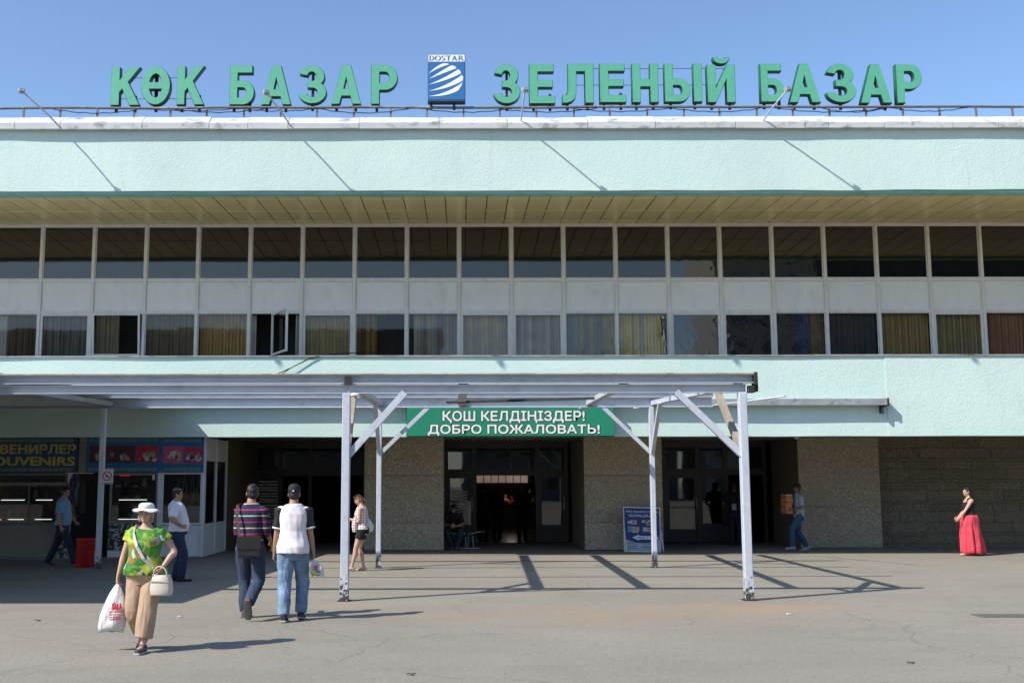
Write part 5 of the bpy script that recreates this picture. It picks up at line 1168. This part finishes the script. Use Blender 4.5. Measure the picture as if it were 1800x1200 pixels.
# -- 4 woman in black shorts skirt with phone
n4 = Man('woman in red checked top and short black skirt looking at her phone', 636, 1003, 88, 1.545, fem=True, girth=1.04, skin='pale', vox=.009, fL=(-.07, .22, .09, 0), fR=(.07, -.04, .085, 4), hL=(-.06, .28, 1.17), hR=(.03, .26, 1.13), head=(0, 28), lean=.03, curl=(.7, .7), hdir=((.3, .8, .4), (-.3, .8, .4)), epole=((-.5, -1, -.3), (.5, -.8, -.4))).body()
CHK, n_, b_ = newmat('red_white_check'); v = coords(n_); sp3 = N(n_, 'ShaderNodeSeparateXYZ', {0: v})
f = [math_(n_, 'LESS_THAN', math_(n_, 'FRACT', math_(n_, 'MULTIPLY', sp3.outputs[i], 20.0)), .5) for i in (1, 2)]
c = mix(n_, math_(n_, 'MULTIPLY', f[0], f[1]), (.70, .66, .64), (.40, .04, .06)); n_.links.new(c, b_.inputs['Base Color']); b_.inputs['Roughness'].default_value = .9
n4.top(CHK, hem=.94, sleeve=0, e=.016, neck=1.45, name='checked_top', fold=(.015, 9, 5, 2))
b = MB(); sh, el = n4.sh[0], n4.elb[0]; limb(b, [n4.sp(1.2)+Vector((-.13, .12, 0)), n4.sp(1.05)+Vector((-.14, .15, -.02)), n4.sp(.95)+Vector((-.13, .15, -.06))], [.05, .06, .05], 10, .3); n4.put('hanging_shirt_tail', fuse(b, .009, 2, (.012, 12, 6, 2)), CHK)
b = MB(); n4.torso(b, .84, 1.02, .014)
for i in (0, 1): limb(b, [n4.hip[i], n4.hip[i].lerp(n4.knee[i], .22), n4.hip[i].lerp(n4.knee[i], .45)], [.10, .108, .108], 14, .1)
n4.put('short_skirt', fuse(b, .01, 4, (.006, 10, 4, 2)), cloth('black_jersey', (.014, .014, .014)))
n4.shoes(plain('pink_beige_sandal', (.42, .25, .2), .5), plain('tan_sole', (.3, .2, .15)), style='heel')
n4.hair('bun', HAIRL)
o = empty('smartphone', 'pale phone held in both hands by the woman in the black skirt', 'phone', wp(n4, (-.02, .37, 1.20)), R(88)); M = Matrix.Rotation(R(50), 4, 'X'); MB().box(-.036, .036, -.005, .005, -.07, .07, .004, M=M).build('phone_case', WHITEP, o)
q0 = wp(n4, (.17, -.10, 1.03)); o = empty('tote_bag', 'white shoulder bag hanging at the back of the woman in the black skirt', 'bag', q0, R(88))
b = MB(); b.loft([[(math.cos(t)*d_/2, math.sin(t)*w_/2+off, z) for t in [k*math.pi/9 for k in range(18)]] for w_, d_, z, off in ((.16, .04, -.15, .03), (.25, .09, -.125, .02), (.27, .09, -.03, .0), (.15, .05, .09, .01), (.03, .02, .17, .02))]); o2 = b.build('bag_body', PB, o)
MB().tube([(0, .0, .15), (-.02, .01, .30), (-.03, .06, .415), (-.03, .12, .34)], .012, 6).build('strap', PB, o)

# -- 5 man in the white shirt, hand on hip
n5 = Man('stout man in white short-sleeved shirt standing by the kiosk, hand on his hip', 309, 1021, -78, 1.68, vox=.009, girth=1.12, belly=.08, fL=(-.09, -.02, .085, 0), fR=(.10, .10, .085, 0), hR=(.22, .10, 1.02), hL=(-.22, .1, .95), head=(-6, 4), curl=(.6, .9), epole=((-1, -.8, 0), (1.0, -1.3, 0)), hdir=(None, (-.6, .7, -.1)), lean=-.03).body()
n5.top(cloth('white_shirt', (.66, .66, .72), .04), hem=.93, sleeve=.85, e=.024, neck=1.49, fold=(.02, 8, 4, 9), name='shirt', sl_e=.022)
n5.put('collar', MB().tube([n5.sp(1.485)+Vector((math.cos(t)*.068, math.sin(t)*.07-.004, -.018*math.sin(t))) for t in [k*math.pi/8 for k in range(17)]], .015, 6).mesh('collar'), bpy.data.materials['white_shirt'])
n5.trousers(cloth('dark_jeans', (.02, .035, .07), .2), e=.012, wide=.01); n5.put('belt', MB().loft([ring(n5.sp(z)+Vector((0, .015, 0)), (.203, 0, 0), (0, .165, 0), 20) for z in (.955, .99)]).mesh('belt'), BLACK)
n5.shoes(BLACK); n5.hair('short', HAIRB)
# -- 6 man in the blue polo
n6 = Man('man in light blue polo shirt and dark trousers walking past the kiosk', 107, 993, -84, 1.70, vox=.011, girth=1.08, belly=.05, fL=(-.08, -.30, .10, 18), fR=(.08, .30, .085, -8), hR=(.27, .03, .86), hL=(-.27, .2, .95), head=(0, 5), pz=-.02, skin='tan').body()
n6.top(cloth('light_blue_polo', (.17, .33, .47), .05), hem=.90, sleeve=.8, e=.02, neck=1.50, sl_e=.02, fold=(.015, 8, 4, 3), name='polo_shirt'); n6.trousers(cloth('dark_navy_trousers', (.02, .028, .05))); n6.shoes(BLACK, plain('grey_sole', (.3, .3, .3))); n6.hair('short', HAIRB)
# -- 7 woman in the long red skirt
n7 = Man('woman with long black hair, black tank top and long coral red skirt, walking left', 1708, 976, 90, 1.64, fem=True, girth=1.1, skin='pale', vox=.009, fL=(-.05, .14, .088, 2), fR=(.05, -.13, .10, 14), kpole=((.1, 1, 0), (-.1, 1, 0)), hL=(-.14, .36, .90), hR=(.17, .22, .96), head=(0, 4), pz=-.01, curl=(.5, .6), belly=.02, hdir=(None, (-.2, .9, -.5))).body()
n7.top(cloth('black_tank', (.014, .014, .015)), hem=.98, sleeve=0, e=.012, neck=1.36, fold=(.005, 8, 4, 3), name='tank_top')
b = MB()
for q in (-1, 1): b.tube([n7.sp(1.34)+Vector((q*.10, .10, 0)), n7.sp(1.43)+Vector((q*.108, .05, .03)), n7.sp(1.45)+Vector((q*.108, -.01, .02)), n7.sp(1.36)+Vector((q*.10, -.10, 0))], .02, 6)
n7.put('shoulder_strap', b.mesh('straps'), bpy.data.materials['black_tank'])
block_ = None; rg = []
for j in range(15):
    t = j/14; z = 1.03+(.07-1.03)*t; rx = .185+.06*t**.8; ry = .175+.105*t**.5; cy = .03-.05*t
    rg.append([(math.cos(a)*rx*(1+.13*t*math.sin(9*a+2*t)+.07*t*math.sin(17*a+3*t)), cy+math.sin(a)*ry*(1+.11*t*math.sin(7*a+3*t)+.05*t*math.sin(15*a))*(1.0 if math.sin(a) > 0 else 1.12), z+n7.pz+.02*t*math.sin(5*a)) for a in [k*2*math.pi/72 for k in range(72)]])
me = MB().loft(rg).mesh('skirt')
nn = [v_.normal.copy() for v_ in me.vertices]
for v_, vn in zip(me.vertices, nn):
    c_ = v_.co; v_.co = c_+vn*(.03*noise.noise(Vector((c_.x*8, c_.y*8, c_.z*2.5)))+.018*noise.noise(Vector((c_.x*22, c_.y*22, c_.z*3+c_.x*6))))
n7.put('long_skirt', me, cloth('coral_red_cloth', (.60, .06, .08), .18)); n7.shoes(plain('beige_sandal', (.35, .25, .18)), plain('dark_heel', (.06, .04, .03)), style='heel'); n7.hair('long', HAIRB)
# -- 8 man carrying trays
n8 = Man('man in black cap and pale grey T-shirt carrying orange crates past the right pillar', 1404, 966, 98, 1.74, vox=.011, girth=.92, Y=29.05, skin='dark', fL=(-.08, .24, .12, 0), fR=(.08, -.22, .10, 12), hL=(-.17, .27, 1.06), hR=(.19, .26, 1.0), head=(0, 6), hdir=((.3, 1, 0), (-.3, 1, 0)), epole=((-.6, -1, -.6), (.6, -1, -.6)), pz=-.02).body()
n8.top(cloth('pale_grey_tshirt', (.33, .38, .46), .05), hem=.86, sleeve=.8, e=.02, sl_e=.02, name='tshirt', fold=(.015, 8, 4, 7)); n8.trousers(cloth('mid_blue_denim', (.035, .09, .17), .2), e=.013, wide=.008); n8.shoes(plain('white_blue_trainer', (.3, .32, .36))); n8.hair('cap', HAIRB); n8.cap(bpy.data.materials['black_cap_cloth'])
OR = plain('orange_crate_card', (.50, .15, .04), .7, .15, 6); PK = plain('pale_crate_edge', (.5, .34, .26), .7)
q0 = wp(n8, (.02, .31, .95))
for i in range(4):
    o = empty('crate', ('lowest', 'second lowest', 'second highest', 'topmost')[i]+' orange crate in the stack carried by the man in the grey T-shirt', 'crate', (q0.x+rnd.uniform(-.01, .01), q0.y, q0.z+.125*i), R(98+rnd.uniform(-4, 4)), 'orange crates carried in a stack')
    MB().box(-.17, .17, -.085, .085, .0, .088, .004).build('crate_body', OR, o); MB().box(-.173, .173, -.088, .088, .09, .118, .004).build('rim', PK, o)
# -- 9 seated man
n9 = Man('young man in black T-shirt sitting hunched on a low cart at the middle entrance', 797, 968, 180, 1.72, vox=.010, Y=29.98, pz=-.43, lean=.26, fL=(-.10, .44, .085, 0), fR=(.03, .36, .085, 0), hL=(-.05, .50, .62), hR=(.07, .47, .66), head=(0, 38), skin='tan', curl=(.8, .8), hdir=((.6, .6, -.1), (-.6, .6, .1)), epole=((-1, -.6, -.2), (1, -.6, -.2)), kpole=((-.5, 1, .6), (.5, 1, .6))).body()
n9.top(cloth('black_tshirt', (.012, .012, .013)), hem=.90, sleeve=.8, e=.018, sl_e=.02, name='tshirt'); n9.trousers(cloth('charcoal_jeans', (.03, .04, .055)), e=.012); n9.shoes(plain('dark_grey_trainer', (.06, .06, .06))); n9.hair('short', HAIRB)
# -- 10 man in the right doorway
n10 = Man('man in black T-shirt with a white card, seen from behind in the right entrance', 1292, 963, -20, 1.76, vox=.012, Y=31.3, hL=(-.3, .2, 1.0), fL=(-.1, .05, .085, 0), skin='dark').body()
n10.top(bpy.data.materials['black_tshirt'], hem=.88, sleeve=.8, e=.02, sl_e=.02, name='tshirt'); n10.trousers(bpy.data.materials['dark_navy_trousers']); n10.shoes(BLACK); n10.hair('short', HAIRB)
n10.put('white_card', MB().box(-.06, .06, -.17, -.16, .98, 1.15).mesh('card'), plain('white_card', (.35, .36, .45)))
# -- 11..13 people inside the hall
for (px, Y_, rz_, H_, lab, c_) in ((849, 34.5, 10, 1.70, 'man in dark blue inside the middle entrance, leftmost of three in the hall', (.012, .02, .045)), (873, 35.2, -30, 1.68, 'person in dark grey clothes standing inside the middle entrance, between two others', (.018, .018, .022)), (918, 34.2, 160, 1.72, 'person in black standing inside the middle entrance, right of the fruit stall', (.010, .010, .010))):
    q = Man(lab, px, 945, rz_, H_, vox=.014, Y=Y_, skin='dark').body(); mm = cloth('hall_person_cloth', c_)
    q.top(mm, hem=.88, sleeve=1.8, e=.02, name='jacket'); q.trousers(cloth('hall_person_trousers', (.01, .012, .02))); q.shoes(BLACK); q.hair('short', HAIRB)
# -- 14 person cut by the left picture edge
n14 = Man('person in a dark red shirt mostly hidden by the left picture edge, forearm showing', -24, 993, -70, 1.68, vox=.014, skin='tan', Y=24.6, hL=(-.2, .35, 1.0), hR=(.22, .38, 1.02)).body()
n14.top(cloth('dark_red_shirt', (.20, .02, .02)), sleeve=.8, e=.02, name='shirt'); n14.trousers(bpy.data.materials['dark_navy_trousers']); n14.shoes(BLACK); n14.hair('short', HAIRB)

# ================================================================ across the square, behind the camera (seen only in the window reflections)
def block(label, x0, x1, y, h, m, dep=12, win=(.04, .05, .06)):
    o = empty('apartment_block', label, 'building', ((x0+x1)/2, y, 0)); w2 = (x1-x0)/2; bx('wall', -w2, w2, -dep, 0, 0, h, m, o); bx('roof', -w2-.3, w2+.3, -dep-.3, .3, h, h+.4, plain('roof_edge', (.2, .2, .2)), o)
    wm = MB().box(-.6, .6, 0, .05, 0, 1.4).mesh('window'); wm.materials.append(plain('far_window', win, .2))
    z = 1.2
    while z < h-2:
        x = -w2+1.5
        while x < w2-1.5: q = link('window', wm, None, o); q.location = (x, 0.0, z); x += 2.6
        z += 3
block('low brown apartment block across the square', -46, -2, -46, 15.6, plain('brown_render', (.16, .13, .09)))
block('mid-height grey apartment block across the square', 0, 22, -48, 12.5, plain('grey_render', (.2, .19, .17)))
block('tall pale apartment block across the square at the right', 24, 33, -44, 27, plain('pale_render', (.34, .33, .3)))
block('dark blue grey slab block across the square at the far right', 34, 62, -50, 29, plain('dark_render', (.05, .06, .09)))
def tree(x, y, h, label):
    o = empty('tree', label, 'tree', (x, y, 0)); bk = plain('bark', (.07, .05, .035), .9); r = random.Random(int(x*10))
    b = MB(); b.tube([(0, 0, 0), (.05, 0, h*.3), (-.05, .1, h*.6), (0, 0, h*.85)], [.22, .17, .11, .03], 8)
    tips = []
    for i in range(9):
        a = i*2.4; z = h*(.35+.05*i); p = (math.cos(a)*h*.2, math.sin(a)*h*.2, z+h*.14); b.tube([(0, 0, z), (p[0]*.5, p[1]*.5, z+h*.06), p], [.08, .05, .02], 6); tips.append(Vector(p))
    b.build('trunk', bk, o); b = MB()
    for i in range(2600):
        c_ = r.choice(tips)+Vector((r.gauss(0, h*.07), r.gauss(0, h*.07), r.gauss(0, h*.07))); n_v = Vector((r.gauss(0, 1), r.gauss(0, 1), r.gauss(0, 1))).normalized(); u = n_v.orthogonal().normalized()*.16; v_ = n_v.cross(u).normalized()*.1
        b.quad(c_-u, c_-v_, c_+u, c_+v_)
    b.build('crown', plain('leaf_green', (.06, .11, .03), .7, .4, 2), o)
tree(9.0, -17, 10.8, 'leafy tree behind the camera, reflected in the lower windows'); tree(5.2, -19, 9.6, 'smaller leafy tree behind the camera, left of the taller one')

bpy.data.scenes.remove(TS)
